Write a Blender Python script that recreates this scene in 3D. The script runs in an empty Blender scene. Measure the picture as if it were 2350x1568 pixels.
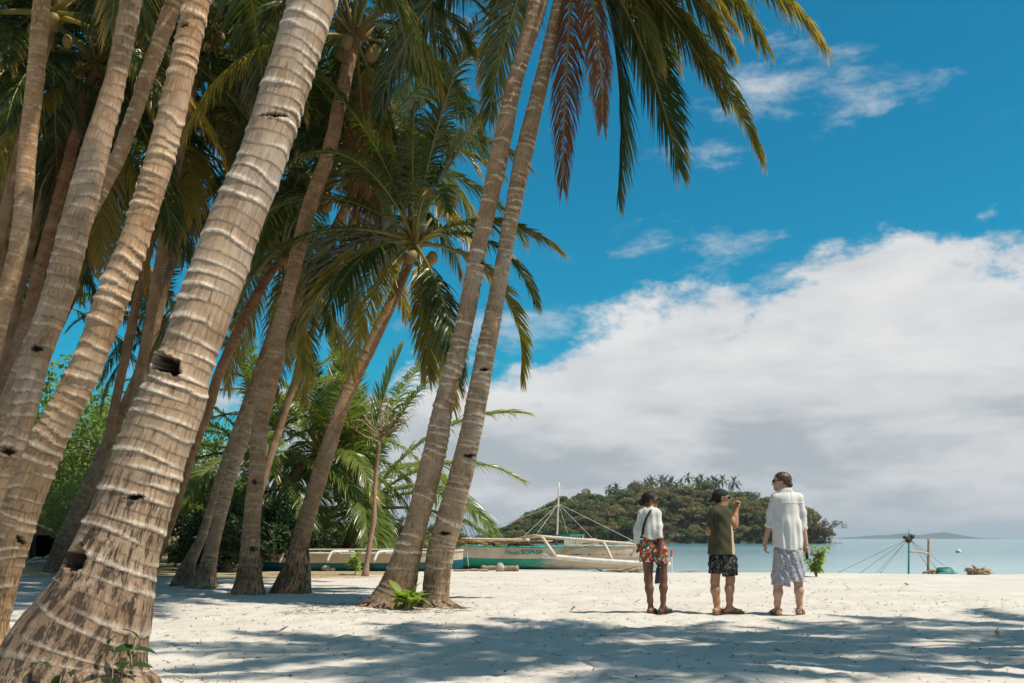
import bpy, bmesh, math, random
import numpy as np
from mathutils import Vector, Matrix
random.seed(7); np.random.seed(7)
scene = bpy.context.scene
C = scene.collection
R = math.radians

# ------------------------------------------------------------------ camera
CAMH = 1.0; FPX = 2285.0; CX = 1175.0; HY = 1236.0      # photo pixels at 2350 px width
cam_d = bpy.data.cameras.new('camera'); cam = bpy.data.objects.new('camera', cam_d); C.objects.link(cam)
cam.location = (0, 0, CAMH); cam.rotation_euler = (R(90), 0, 0)
cam_d.sensor_fit = 'HORIZONTAL'; cam_d.sensor_width = 36.0; cam_d.lens = 36.0 * FPX / 2350.0
cam_d.shift_y = (HY - 784.0) / 2350.0
cam_d.clip_start = 0.1; cam_d.clip_end = 40000
cam_d.dof.use_dof = True; cam_d.dof.focus_distance = 14.0; cam_d.dof.aperture_fstop = 8.0
scene.camera = cam
scene.render.engine = 'CYCLES'
scene.view_settings.view_transform = 'Standard'; scene.view_settings.look = 'None'
scene.view_settings.exposure = 0.2; scene.view_settings.gamma = 1.0
scene.cycles.max_bounces = 6; scene.cycles.diffuse_bounces = 3; scene.cycles.transmission_bounces = 4
scene.cycles.transparent_max_bounces = 6; scene.cycles.use_denoising = True
scene.cycles.sample_clamp_indirect = 6.0

SUN_EL, SUN_AZ = 57.0, 108.0          # azimuth clockwise from +Y (the view direction)
sd = Vector((math.cos(R(SUN_EL))*math.sin(R(SUN_AZ)), math.cos(R(SUN_EL))*math.cos(R(SUN_AZ)), math.sin(R(SUN_EL))))
sun_d = bpy.data.lights.new('sun', 'SUN'); sun = bpy.data.objects.new('sun', sun_d); C.objects.link(sun)
sun_d.energy = 5.0; sun_d.angle = R(0.55); sun_d.color = (1.0, 0.93, 0.83)
sun.rotation_euler = sd.to_track_quat('Z', 'Y').to_euler(); sun.location = sd * 60

# ------------------------------------------------------------------ node helper
class NT:
    def __init__(s, tree): s.t = tree; s.n = tree.nodes; s.l = tree.links
    def __call__(s, typ, *ins, **kw):
        nd = s.n.new(typ)
        for k, v in kw.items():
            if k.startswith('_'): continue
            setattr(nd, k, v)
        for k, v in kw.get('_in', {}).items(): s.put(nd.inputs[k], v)
        for i, v in enumerate(ins):
            if v is not None: s.put(nd.inputs[i], v)
        return nd
    def put(s, sock, v):
        if hasattr(v, 'is_output') or isinstance(v, bpy.types.NodeSocket): s.l.new(v, sock)
        elif isinstance(v, bpy.types.Node): s.l.new(v.outputs[0], sock)
        else:
            if isinstance(v, tuple) and len(v) == 3 and sock.type == 'RGBA': v = (*v, 1)
            sock.default_value = v
    def math(s, op, a, b=None, c=None, clamp=False):
        return s('ShaderNodeMath', a, b, c, operation=op, use_clamp=clamp).outputs[0]
    def mix(s, f, a, b, mode='MIX'):
        nd = s('ShaderNodeMix', data_type='RGBA', blend_type=mode)
        s.put(nd.inputs[0], f); s.put(nd.inputs[6], a); s.put(nd.inputs[7], b); return nd.outputs[2]
    def ss(s, v, lo, hi, a=0.0, b=1.0):
        nd = s('ShaderNodeMapRange', v, lo, hi, a, b, interpolation_type='SMOOTHSTEP'); return nd.outputs[0]
    def noise(s, vec, scale, detail=4, rough=.55, dist=0.0, dims='3D'):
        nd = s('ShaderNodeTexNoise', noise_dimensions=dims)
        if vec is not None: s.put(nd.inputs['Vector'], vec)
        nd.inputs['Scale'].default_value = scale; nd.inputs['Detail'].default_value = detail
        nd.inputs['Roughness'].default_value = rough; nd.inputs['Distortion'].default_value = dist
        return nd.outputs[0]
    def mapv(s, vec, scale=(1,1,1), loc=(0,0,0), rot=(0,0,0)):
        return s('ShaderNodeMapping', vec, loc, rot, scale).outputs[0]
    def attr(s, name): return s('ShaderNodeAttribute', attribute_name=name).outputs['Fac']

def new_mat(name):
    m = bpy.data.materials.new(name); m.use_nodes = True; m.node_tree.nodes.clear()
    t = NT(m.node_tree); out = t('ShaderNodeOutputMaterial'); return m, t, out
def pbsdf(t, out, col, rough=.6, spec=.3, bump=None, bstr=.3, bdist=.01, metal=0.0):
    b = t('ShaderNodeBsdfPrincipled')
    t.put(b.inputs['Base Color'], col); t.put(b.inputs['Roughness'], rough)
    b.inputs['Specular IOR Level'].default_value = spec; b.inputs['Metallic'].default_value = metal
    if bump is not None:
        bn = t('ShaderNodeBump'); bn.inputs['Strength'].default_value = bstr; bn.inputs['Distance'].default_value = bdist
        t.put(bn.inputs['Height'], bump); t.l.new(bn.outputs[0], b.inputs['Normal'])
    t.l.new(b.outputs[0], out.inputs[0]); return b

# ------------------------------------------------------------------ world: sky and cloud bank
w = bpy.data.worlds.new('World'); scene.world = w; w.use_nodes = True; w.node_tree.nodes.clear()
t = NT(w.node_tree); wo = t('ShaderNodeOutputWorld')
sky = t('ShaderNodeTexSky', sky_type='NISHITA'); sky.sun_disc = False
sky.sun_elevation = R(SUN_EL); sky.sun_rotation = R(SUN_AZ); sky.air_density = 1.0; sky.dust_density = 0.35; sky.ozone_density = 2.5
skycol = t.mix(1.0, sky.outputs[0], (0.07, 0.98, 1.08), 'MULTIPLY')
bg_sky = t('ShaderNodeBackground', skycol, 0.083)
tc = t('ShaderNodeTexCoord').outputs['Generated']
sx = t('ShaderNodeSeparateXYZ', tc)
el = t.math('MULTIPLY', t.math('ARCSINE', sx.outputs[2]), 57.2958)                 # elevation, degrees
az = t.math('MULTIPLY', t.math('ARCTAN2', sx.outputs[0], sx.outputs[1]), 57.2958)   # azimuth from view direction
cv = t.mapv(tc, (1, 1, 1.8), loc=(3.1, 0.4, 0.9))
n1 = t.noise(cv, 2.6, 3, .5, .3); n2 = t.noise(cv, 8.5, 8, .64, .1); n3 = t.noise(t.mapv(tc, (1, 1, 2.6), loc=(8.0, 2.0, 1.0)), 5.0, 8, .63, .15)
top = t.math('ADD', 9.6, t.math('MULTIPLY', t.math('COSINE', t.math('MULTIPLY', t.math('SUBTRACT', az, 25.0), 0.0523)), 6.4))
top = t.math('ADD', top, t.math('MULTIPLY', t.math('SUBTRACT', n1, .5), 16.0))
top = t.math('ADD', top, t.math('MULTIPLY', t.math('SUBTRACT', n2, .5), 17.0))
cover = t.ss(t.math('SUBTRACT', top, el), -0.9, 2.2)
wisp_fill = t.math('MULTIPLY', t.ss(n3, t.math('SUBTRACT', .56, t.ss(el, 27.0, 50.0, 0.0, .12)), t.math('SUBTRACT', .74, t.ss(el, 27.0, 50.0, 0.0, .08))), t.ss(el, 4.0, 10.0))  # wisps, with extra cover added high overhead to whiten the shadow fill
cover = t.math('MAXIMUM', cover, t.math('MULTIPLY', wisp_fill, .7), clamp=True)
band = t.noise(t.mapv(tc, (1, 1, 3.2), loc=(1.5, 7.0, 0.3)), 6.0, 8, .6, .15)
cb = t.math('ADD', t.math('MULTIPLY', t.math('SUBTRACT', band, .5), 2.5), t.ss(el, 1.0, 12.0, .05, .85))
r = t('ShaderNodeValToRGB', cb); e = r.color_ramp.elements
e[0].position = .0; e[0].color = (.45, .50, .54, 1); e[1].position = 1.0; e[1].color = (.84, .84, .84, 1)
x = e.new(.45); x.color = (.68, .70, .72, 1)
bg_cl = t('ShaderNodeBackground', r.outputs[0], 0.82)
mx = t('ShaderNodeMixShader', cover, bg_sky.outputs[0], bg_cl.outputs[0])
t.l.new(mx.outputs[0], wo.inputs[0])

# ------------------------------------------------------------------ geometry helpers
def P(px, py, d): return np.array([(px - CX) / FPX * d, d, CAMH + (HY - py) / FPX * d])
def G(px, d, z=None):
    x = (px - CX) / FPX * d
    return np.array([x, d, ground_z(x, d) if z is None else z])
def tag(o, label=None, cat=None, group=None, kind=None):
    if label: o['label'] = label
    if cat: o['category'] = cat
    if group: o['group'] = group
    if kind: o['kind'] = kind
    return o
def empty(name, loc, label=None, cat=None, group=None):
    o = bpy.data.objects.new(name, None); C.objects.link(o); o.location = tuple(loc); o.empty_display_size = .2
    return tag(o, label, cat, group)
def link(name, me, mat=None, parent=None, loc=(0, 0, 0), rot=(0, 0, 0), scale=None):
    o = bpy.data.objects.new(name, me); C.objects.link(o); o.location = tuple(loc); o.rotation_euler = rot
    if scale is not None: o.scale = (scale,)*3 if not hasattr(scale, '__len__') else scale
    if parent is not None: o.parent = parent
    if mat is not None:
        if len(me.materials) == 0: me.materials.append(None)
        if me.materials[0] is None and me.users <= 1: me.materials[0] = mat
        else:
            o.material_slots[0].link = 'OBJECT'; o.material_slots[0].material = mat
    return o
def mesh(name, V, F, smooth=True, attrs=None, uv=None, mats=None, fmat=None):
    """V (n,3); F list of faces or (m,k) array"""
    me = bpy.data.meshes.new(name); V = np.asarray(V, dtype=np.float32)
    if isinstance(F, np.ndarray):
        nf, k = F.shape
        me.vertices.add(len(V)); me.vertices.foreach_set('co', V.ravel())
        me.loops.add(nf*k); me.loops.foreach_set('vertex_index', F.astype(np.int32).ravel())
        me.polygons.add(nf); me.polygons.foreach_set('loop_start', np.arange(0, nf*k, k, dtype=np.int32))
        me.update(calc_edges=True)
    else:
        me.from_pydata(V.tolist(), [], F); me.update()
    if mats:
        for m in mats: me.materials.append(m)
    if fmat is not None: me.polygons.foreach_set('material_index', np.asarray(fmat, dtype=np.int32))
    if smooth: me.polygons.foreach_set('use_smooth', np.ones(len(me.polygons), dtype=bool))
    for k2, v in (attrs or {}).items():
        a = me.attributes.new(k2, 'FLOAT', 'POINT'); a.data.foreach_set('value', np.asarray(v, dtype=np.float32).ravel())
    if uv is not None:
        u = me.uv_layers.new(name='UVMap'); u.data.foreach_set('uv', np.asarray(uv, dtype=np.float32).ravel())
    me.validate(); return me
class MB:
    """collects simple shapes into one mesh"""
    def __init__(s): s.V = []; s.F = []; s.M = []; s.n = 0; s.mi = 0
    def add(s, V, F):
        s.V.append(np.asarray(V, float)); s.F += [tuple(int(i) + s.n for i in f) for f in F]; s.M += [s.mi]*len(F); s.n += len(V); return s
    def box(s, c, size, rot=None):
        h = np.array(size)/2; V = np.array([[x, y, z] for x in (-1, 1) for y in (-1, 1) for z in (-1, 1)])*h
        if rot is not None: V = V @ np.array(rot).T
        return s.add(V + np.array(c), [(0,1,3,2), (4,6,7,5), (0,4,5,1), (2,3,7,6), (0,2,6,4), (1,5,7,3)])
    def tube(s, pts, rad, k=6, cap=True):
        pts = np.asarray(pts, float); n = len(pts); rad = np.broadcast_to(np.asarray(rad, float), (n,))
        T = np.gradient(pts, axis=0); T /= np.linalg.norm(T, axis=1)[:, None] + 1e-9
        ref = np.array([0, 0, 1.0]) if abs(T[:, 2]).mean() < .8 else np.array([1.0, 0, 0])
        A = np.cross(T, ref); A /= np.linalg.norm(A, axis=1)[:, None] + 1e-9; B = np.cross(T, A)
        th = np.arange(k)*2*np.pi/k
        V = (pts[:, None] + rad[:, None, None]*(np.cos(th)[None, :, None]*A[:, None] + np.sin(th)[None, :, None]*B[:, None])).reshape(-1, 3)
        F = [(i*k + j, i*k + (j+1) % k, (i+1)*k + (j+1) % k, (i+1)*k + j) for i in range(n-1) for j in range(k)]
        if cap: F += [tuple(range(k))[::-1], tuple((n-1)*k + j for j in range(k))]
        return s.add(V, F)
    def blob(s, c, r, seed=0, nu=10, nv=7, amp=.15):
        rs = np.random.RandomState(seed); V = []; F = []
        for i in range(nv+1):
            ph = np.pi*i/nv
            for j in range(nu):
                a = 2*np.pi*j/nu; q = 1 + (rs.rand()-.5)*2*amp
                V.append(np.array(c) + np.array(r)*q*np.array([np.sin(ph)*np.cos(a), np.sin(ph)*np.sin(a), -np.cos(ph)]))
        for i in range(nv):
            for j in range(nu): F.append((i*nu+j, i*nu+(j+1) % nu, (i+1)*nu+(j+1) % nu, (i+1)*nu+j))
        return s.add(V, F)
    def mesh(s, name, smooth=True, mats=None):
        return mesh(name, np.concatenate(s.V), s.F, smooth, mats=mats, fmat=s.M if mats else None)
    def build(s, name, mat, parent=None, loc=(0, 0, 0), rot=(0, 0, 0), smooth=True):
        if isinstance(mat, (list, tuple)): return link(name, s.mesh(name, smooth, mat), None, parent, loc, rot)
        return link(name, s.mesh(name, smooth), mat, parent, loc, rot)
def rnoise(shape, seed):            # lattice for vnoise
    return np.random.RandomState(seed).rand(*shape)
def vnoise(u, v, lat, pu=True):
    """value noise, u periodic over lattice columns"""
    nv, nu = lat.shape
    iu = np.floor(u).astype(int); iv = np.floor(v).astype(int); fu = u-iu; fv = v-iv
    fu = fu*fu*(3-2*fu); fv = fv*fv*(3-2*fv)
    a = lat[iv % nv, iu % nu]; b = lat[iv % nv, (iu+1) % nu]; c = lat[(iv+1) % nv, iu % nu]; d = lat[(iv+1) % nv, (iu+1) % nu]
    return (a*(1-fu)+b*fu)*(1-fv) + (c*(1-fu)+d*fu)*fv
def sstep(x, a, b):
    q = np.clip((x-a)/(b-a), 0, 1); return q*q*(3-2*q)
def catmull(pts, n):
    """n samples through pts (m,k), roughly even"""
    pts = np.asarray(pts, float); m = len(pts)
    ext = np.vstack([2*pts[0]-pts[1], pts, 2*pts[-1]-pts[-2]])
    seg = np.linalg.norm(np.diff(pts[:, :3], axis=0), axis=1); cum = np.r_[0, np.cumsum(seg)]
    s = np.linspace(0, cum[-1], n); i = np.clip(np.searchsorted(cum, s, side='right')-1, 0, m-2)
    u = ((s-cum[i])/np.maximum(seg[i], 1e-9))[:, None]
    p0, p1, p2, p3 = ext[i], ext[i+1], ext[i+2], ext[i+3]
    return .5*((2*p1)+(-p0+p2)*u+(2*p0-5*p1+4*p2-p3)*u*u+(-p0+3*p1-3*p2+p3)*u**3), s
# ------------------------------------------------------------------ ground, sea
SEA = -0.6
LATG = rnoise((64, 64), 3); LATG2 = rnoise((128, 128), 4)
def shore_y(x):
    q = np.maximum(0, 3.5 - x); q2 = np.maximum(0, x - 6)
    return 30.2 + .9*q + .12*q*q - .12*q2 + np.sin(x*.35)*.25
def ground_z(x, y):
    x = np.asarray(x, float); y = np.asarray(y, float)
    s = y - shore_y(x)
    z = -1.5*sstep(s, -1.6, 9.0) - .8*sstep(s, 8, 60)
    z = z + .22*np.exp(-(((x+2.35)/1.3)**2 + ((y-5.2)/1.1)**2))            # sand heaped round the big foreground palm
    z = z + .42*sstep(-x, 8, 22)*sstep(y, 14, 30) + .5*sstep(-x, 18, 60)*sstep(y, 30, 90)  # land rises gently inland
    z = z + 9*sstep(-x, 60, 300)*sstep(y, 40, 200)
    z = z + (vnoise(x*.35+100, y*.35+100, LATG)-.5)*.05
    return z if z.ndim else float(z)
def fine_z(x, y):
    z = ground_z(x, y)
    k = sstep(34 - y, 0, 16)
    h = (vnoise(x*2.6+50, y*2.6+50, LATG)-.5)*.030 + (vnoise(x*5.5+80, y*5.5+20, LATG2)-.5)*.026 + (vnoise(x*12+9, y*12+30, LATG2)-.5)*.011
    return z + h*k
def axis(segs):
    out = []
    for a, b, st in segs: out.append(np.arange(a, b, st))
    return np.concatenate(out)
gx = axis([(-700, -60, 40), (-60, -20, 3), (-20, -7, .35), (-7, 9, .065), (9, 20, .3), (20, 60, 4), (60, 400, 60)])
gy = axis([(-60, 2, 3), (2, 4.5, .25), (4.5, 18, .065), (18, 32, .2), (32, 60, 1.2), (60, 200, 10), (200, 800, 60)])
GX, GY = np.meshgrid(gx, gy)
ZZ = fine_z(GX, GY); rs = np.random.RandomState(17)
def dent(x, y, a, l_, w_, dep):
    i0, i1 = np.searchsorted(gx, [x-.3, x+.3]); j0, j1 = np.searchsorted(gy, [y-.3, y+.3]); X_, Y_ = GX[j0:j1, i0:i1]-x, GY[j0:j1, i0:i1]-y
    u = (X_*math.cos(a)+Y_*math.sin(a))/l_; v = (-X_*math.sin(a)+Y_*math.cos(a))/w_; q = u*u+v*v
    ZZ[j0:j1, i0:i1] += -dep*np.exp(-q*1.2)+dep*.55*np.exp(-(np.sqrt(q)-1.5)**2*5)
for k in range(34):                                                  # trails of footprints
    x, y, a = -4+rs.rand()*11, 5.5+rs.rand()*14, rs.rand()*6.28
    for j in range(14):
        a += rs.randn()*.1; x += math.cos(a)*.55; y += math.sin(a)*.55; s_ = .10*(-1)**j
        if -6 < x < 8.5 and 5 < y < 17.5: dent(x-math.sin(a)*s_, y+math.cos(a)*s_, a+.1*rs.randn(), .13, .065, .022+.014*rs.rand())
V = np.stack([GX, GY, ZZ], -1).reshape(-1, 3); nx, ny = len(gx), len(gy)
idx = np.arange(nx*ny).reshape(ny, nx)
F = np.stack([idx[:-1, :-1], idx[:-1, 1:], idx[1:, 1:], idx[1:, :-1]], -1).reshape(-1, 4)
m, t, out = new_mat('sand')
pos = t('ShaderNodeNewGeometry').outputs['Position']
g1 = t.noise(pos, .7, 4); g2 = t.noise(pos, 9, 5, .65); g3 = t.noise(pos, 90, 3, .7)
col = t.mix(t.ss(g1, .35, .7), (.55, .495, .42), (.62, .57, .50))
col = t.mix(t.math('MULTIPLY', t.ss(g2, .60, .78), .45), col, (.36, .30, .23))
col = t.mix(t.math('MULTIPLY', t.ss(g3, .64, .74), .55), col, (.20, .15, .11))
sp = t('ShaderNodeSeparateXYZ', pos)
# dry grass and soil inland, wet sand at the waterline
inl = t.ss(t.math('ADD', t.math('SUBTRACT', t.math('MULTIPLY', sp.outputs[1], .45), sp.outputs[0]), t.math('MULTIPLY', g1, 5.0)), 17.2, 18.6)
inl = t.math('MULTIPLY', inl, t.ss(sp.outputs[1], 23.0, 26.0)); inl = t.math('MULTIPLY', inl, t.ss(sp.outputs[0], -2.3, -3.6))
gr = t.mix(t.ss(g2, .4, .65), (.30, .22, .10), (.42, .35, .22))
col = t.mix(inl, col, gr)
far = t.math('MULTIPLY', t.ss(sp.outputs[1], 40.0, 50.0), t.ss(sp.outputs[0], -3.0, -9.0)); col = t.mix(far, col, t.mix(g1, (.10, .085, .04), (.20, .15, .08)))
col = t.mix(t.ss(sp.outputs[2], -.36, -.62), col, (.36, .33, .26))
hgt = t.math('ADD', t.math('MULTIPLY', t.noise(pos, 22, 5, .6), 1.0), t.math('MULTIPLY', g3, .25))
pbsdf(t, out, col, .95, .1, hgt, .55, .03)
gob = link('beach_sand', mesh('beach_sand', V, F), m); tag(gob, 'white coral sand beach ground', None, None, 'structure')

m, t, out = new_mat('sea_water')
pos = t('ShaderNodeNewGeometry').outputs['Position']; sp = t('ShaderNodeSeparateXYZ', pos)
y = sp.outputs[1]; big = t.noise(t.mapv(pos, (.012, .03, 1)), 1.0, 4, .6)
shal = t.ss(t.math('ADD', y, t.math('MULTIPLY', big, 60.0)), 150.0, 40.0)
deep = t.mix(t.ss(t.noise(t.mapv(pos, (.004, .012, 1)), 1.0, 4, .6), .42, .62), (.07, .21, .24), (.13, .31, .33))
col = t.mix(shal, deep, (.31, .47, .46)); col = t.mix(t.math('MULTIPLY', t.ss(t.noise(t.mapv(pos, (.02, .35, 1)), 1.0, 5, .65, .3), .5, .68), .45), col, (.07, .26, .29))
b1 = t.noise(t.mapv(pos, (.55, 1.5, 1)), 1.0, 5, .6, .4); b2 = t.noise(t.mapv(pos, (.06, .25, 1)), 1.0, 4, .55, .3)
b = pbsdf(t, out, col, .16, .5, t.math('ADD', t.math('MULTIPLY', b1, .5), t.math('MULTIPLY', b2, 1.6)), .30, .25)
sxs = axis([(-16000, 16001, 4000)]); sys_ = np.array([20, 40, 80, 200, 600, 2000, 6000, 12000, 20000.])
SX, SY = np.meshgrid(sxs, sys_); V = np.stack([SX, SY, SX*0+SEA], -1).reshape(-1, 3)
idx = np.arange(SX.size).reshape(SX.shape); F = np.stack([idx[:-1, :-1], idx[:-1, 1:], idx[1:, 1:], idx[1:, :-1]], -1).reshape(-1, 4)
tag(link('sea_water', mesh('sea_water', V, F), m), 'calm teal sea water beyond the beach', None, None, 'structure')

# far blue headland
m, t, out = new_mat('far_hill_forest')
pos = t('ShaderNodeNewGeometry').outputs['Position']
pbsdf(t, out, t.mix(t.noise(pos, .01, 5, .7), (.05, .075, .035), (.10, .11, .06)), .9, .1)
prof = [(1915, 1236), (1940, 1234), (1985, 1231), (2010, 1228), (2035, 1228), (2052, 1231), (2068, 1224), (2078, 1223.5), (2090, 1228), (2105, 1230), (2125, 1230), (2145, 1226), (2158, 1222), (2166, 1221.5), (2178, 1224.5), (2195, 1230), (2215, 1233), (2240, 1234.5), (2290, 1236)]
DH = 5200.; px = np.interp(np.linspace(0, len(prof)-1, 120), range(len(prof)), [p[0] for p in prof]); py = np.interp(np.linspace(0, len(prof)-1, 120), range(len(prof)), [p[1] for p in prof])
rows = []
rs = np.random.RandomState(2)
for k, (dd, f) in enumerate([(-420, 0), (-260, .35), (-140, .7), (-40, .95), (0, 1.0), (140, .8), (400, .3), (600, 0)]):
    X = (px-CX)/FPX*DH; Z = SEA + np.maximum(0, (HY+.3-py))/FPX*DH*f*(1+.12*(rs.rand(120)-.5)*(0 < f < 1)) - (3 if f == 0 else 0)
    rows.append(np.stack([X, np.full(120, DH+dd), Z], -1))
V = np.concatenate(rows); idx = np.arange(len(V)).reshape(8, 120)
F = np.stack([idx[:-1, :-1], idx[:-1, 1:], idx[1:, 1:], idx[1:, :-1]], -1).reshape(-1, 4)
tag(link('far_hills', mesh('far_hills', V, F), m), 'low blue hazy hills on the sea horizon', None, None, 'structure')
# ------------------------------------------------------------------ palms
m, t, out = new_mat('palm_bark')
uv0 = t('ShaderNodeUVMap').outputs[0]
scar = t.attr('scar'); hole = t.attr('hole'); hgt_a = t.attr('low'); led_shade = t.attr('ledge_shade'); rid = t.attr('rid')
uv = t('ShaderNodeVectorMath', uv0, t('ShaderNodeCombineXYZ', t.math('MULTIPLY', rid, 5.3), t.math('MULTIPLY', rid, 1.7)).outputs[0], operation='ADD').outputs[0]
fib = t.noise(t.mapv(uv, (70, 6.0, 1)), 1.0, 5, .65, .25); fib2 = t.noise(t.mapv(uv, (150, 14, 1)), 1.0, 3, .6)
blo = t.noise(t.mapv(uv0, (3.0, 2.2, 1)), 1.0, 6, .66); blo2 = t.noise(t.mapv(uv0, (1.3, .7, 1), loc=(5, 3, 0)), 1.0, 4, .6)
col = t.mix(t.ss(blo, .32, .68), (.18, .115, .068), (.335, .245, .165))
col = t.mix(t.math('MULTIPLY', t.ss(rid, .55, 1.0), .4), col, (.40, .30, .205))
col = t.mix(t.math('MULTIPLY', t.ss(fib, .44, .66), .5), col, (.44, .345, .245))
crk = t.math('MULTIPLY', t.ss(fib, .43, .35), t.ss(blo, .25, .55))
col = t.mix(t.math('MULTIPLY', crk, .8), col, (.085, .052, .032))
col = t.mix(t.math('MULTIPLY', t.ss(blo2, .56, .70), .45), col, (.36, .33, .29))
col = t.mix(t.math('MULTIPLY', t.ss(blo2, .42, .30), .5), col, (.15, .10, .065))
rough_low = t.noise(t.mapv(uv0, (55, 6, 1)), 1.0, 6, .75, .3)
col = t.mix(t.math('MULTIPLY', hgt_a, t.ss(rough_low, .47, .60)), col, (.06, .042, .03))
spk = t.noise(t.mapv(uv, (22, 26, 1)), 1.0, 4, .7)
col = t.mix(t.math('MULTIPLY', scar, t.math('ADD', t.math('MULTIPLY', t.ss(spk, .34, .60), .6), t.math('MULTIPLY', t.ss(fib, .38, .55), .4))), col, (.72, .63, .52))
col = t.mix(t.math('MULTIPLY', led_shade, .85), col, (.06, .04, .027))  # shadow line under each scar ridge, put into the bark colour
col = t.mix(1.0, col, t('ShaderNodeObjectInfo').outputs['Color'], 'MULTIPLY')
col = t.mix(hole, col, (.028, .018, .012))
b = t.math('ADD', t.math('ADD', t.math('MULTIPLY', fib, .8), t.math('MULTIPLY', fib2, .35)), t.math('MULTIPLY', t.math('MULTIPLY', hgt_a, rough_low), 2.5))
pbsdf(t, out, col, .88, .15, b, .7, .014)
BARK = m

def trunk(name, pts, d0, d1, parent, base, seed=0, nth=28, step=.045, sp=.11, amp=.012, scar=.7, roots=0, tint=(1, 1, 1), holes=(), lowdark=.5, hook=None):
    """pts: (px, py, horizontal width px) from the ground up; depth runs d0 -> d1 with height"""
    rs = np.random.RandomState(seed+11)
    pts = sorted(pts, key=lambda p: -p[1]); y0, y1 = pts[0][1], pts[-1][1]
    W = []
    for i, (px, py, wd) in enumerate(pts):
        d = d0 + (d1-d0)*((y0-py)/(y0-y1)); a = pts[max(0, i-1)]; b = pts[min(len(pts)-1, i+1)]
        ln = math.hypot(b[0]-a[0], b[1]-a[1]); c = abs(b[1]-a[1])/max(ln, 1e-6)
        W.append(np.r_[P(px, py, d), wd*max(c, .8)*.5*d/FPX])
    W = np.array(W); e = W[0].copy(); e[:3] += (W[0, :3]-W[1, :3])/max(1e-6, np.linalg.norm(W[0, :3]-W[1, :3]))*.3; e[3] *= 1.12
    W = np.vstack([e, W])
    L = np.linalg.norm(np.diff(W[:, :3], axis=0), axis=1).sum(); n = max(30, int(L/step))
    Q, s = catmull(W, n); c = Q[:, :3]; r = np.maximum(Q[:, 3]*.89, .05)
    T = np.gradient(c, axis=0); T /= np.linalg.norm(T, axis=1)[:, None]
    Fv = np.array([0, -1.0, 0])[None] - T*(T @ np.array([0, -1.0, 0]))[:, None]; Fv /= np.linalg.norm(Fv, axis=1)[:, None]
    Rv = np.cross(Fv, T); sgn = np.sign(Rv[:, 0].mean()); Rv = Rv*sgn
    th = -np.pi/2 + np.arange(nth)*2*np.pi/nth
    TH, S = np.meshgrid(th, s); RR = np.broadcast_to(r[:, None], TH.shape); U = (TH+np.pi/2)/(2*np.pi)
    # leaf-scar rings: slanted, broken into crescents, unevenly spaced
    l1 = rnoise((256, 6), seed+1); l2 = rnoise((256, 3), seed+2); l3 = rnoise((256, 12), seed+3)
    ringc = S/sp + (vnoise(U*0, S/sp*.13, l2)-.5)*1.8 + (vnoise(U*3, S/sp*.33, l2)-.5)*.75 + (vnoise(U*6, S/sp*.6, l1)-.5)*.45 + (vnoise(U*12, S/sp*1.5, l3)-.5)*.15
    ki = np.floor(ringc).astype(int); f = ringc-ki; hk = np.random.RandomState(seed+5).rand(4096, 3)[ki % 4096]
    arc = .5+.5*np.cos(TH - hk[..., 0]*6.283 - ki*2.39996); wgt = np.clip(arc*1.7-.35, 0, 1)*(.45+.55*hk[..., 1])
    bw = .13+.34*wgt
    prof = np.where(f < bw, 1-.55*f/bw, .45*np.exp(-(f-bw)*7)); edge = sstep(f, 0, .07)
    rnd = vnoise(U*6, S*3, l1)-.5
    fade = sstep(S, .25, 1.4) if lowdark > .2 else 1.0
    disp = amp*(.35+.9*wgt)*prof*edge*(.35+.65*fade) + .012*rnd*RR/.15 + .006*(vnoise(U*12, S*9, l3)-.5)
    scarm = scar*np.where(f < bw, sstep(f, 0, .04)*np.clip(1.6*(bw-f)/bw, 0, 1)**.7, 0)*np.clip(wgt*1.6, 0, 1)*(.3+.7*fade)
    ledge_shade = np.where(f > .86, (f-.86)/.14, 0)*np.clip(wgt+hk[..., 2]*.5, 0, 1)*.75*fade
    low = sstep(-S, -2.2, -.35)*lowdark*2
    if roots: disp = disp + roots*RR*(.5+.5*np.sin(TH*9+seed+2*np.sin(S*3)))*sstep(-S, -.75, -.15)*.5 + .02*(vnoise(U*12*1.0, S*2.0, l3)-.5)*sstep(-S, -1.2, -.2)
    hole = np.zeros_like(disp)
    for (hx, hy, ha, hb, dep, rot) in holes:
        i = np.argmin(np.abs((HY-(c[:, 2]-CAMH)/c[:, 1]*FPX) - hy)); dd = c[i, 1]; off = (hx-(CX+c[i, 0]/dd*FPX))*dd/FPX/r[i]
        t0 = math.acos(max(-.97, min(.97, off*sgn)))*1.0
        la = (np.mod(TH-t0+np.pi, 2*np.pi)-np.pi)*RR*-1; ls = S-s[i]; q = math.radians(rot); k = dd/FPX
        A_ = (la*math.cos(q)+ls*math.sin(q))/(ha*k); B_ = (-la*math.sin(q)+ls*math.cos(q))/(hb*k)
        B_ = B_*(1+.15*np.sin(A_*7+hx)); rag = (vnoise(U*40, S*30, rnoise((256, 40), seed+9))-.5)*.7
        mk = 1+rag-np.abs(A_)**1.5-np.abs(B_)**1.6
        near = np.exp(-np.maximum(0, -mk)*1.6)*(mk < 0)
        disp = disp + near*min(.018, dep*.3) - dep*sstep(mk, 0, .45); hole = np.maximum(hole, sstep(mk, -.04, .12))
    rad = RR+disp
    V = c[:, None]+rad[..., None]*(np.cos(TH)[..., None]*Rv[:, None]*sgn+np.sin(TH)[..., None]*Fv[:, None])
    V = (V-np.asarray(base)).reshape(-1, 3); ns = len(s)
    i, j = np.meshgrid(np.arange(ns-1), np.arange(nth), indexing='ij'); j2 = (j+1) % nth
    Fq = np.stack([i*nth+j, (i+1)*nth+j, (i+1)*nth+j2, i*nth+j2], -1).reshape(-1, 4)
    ra = np.median(r)*6.283
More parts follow.
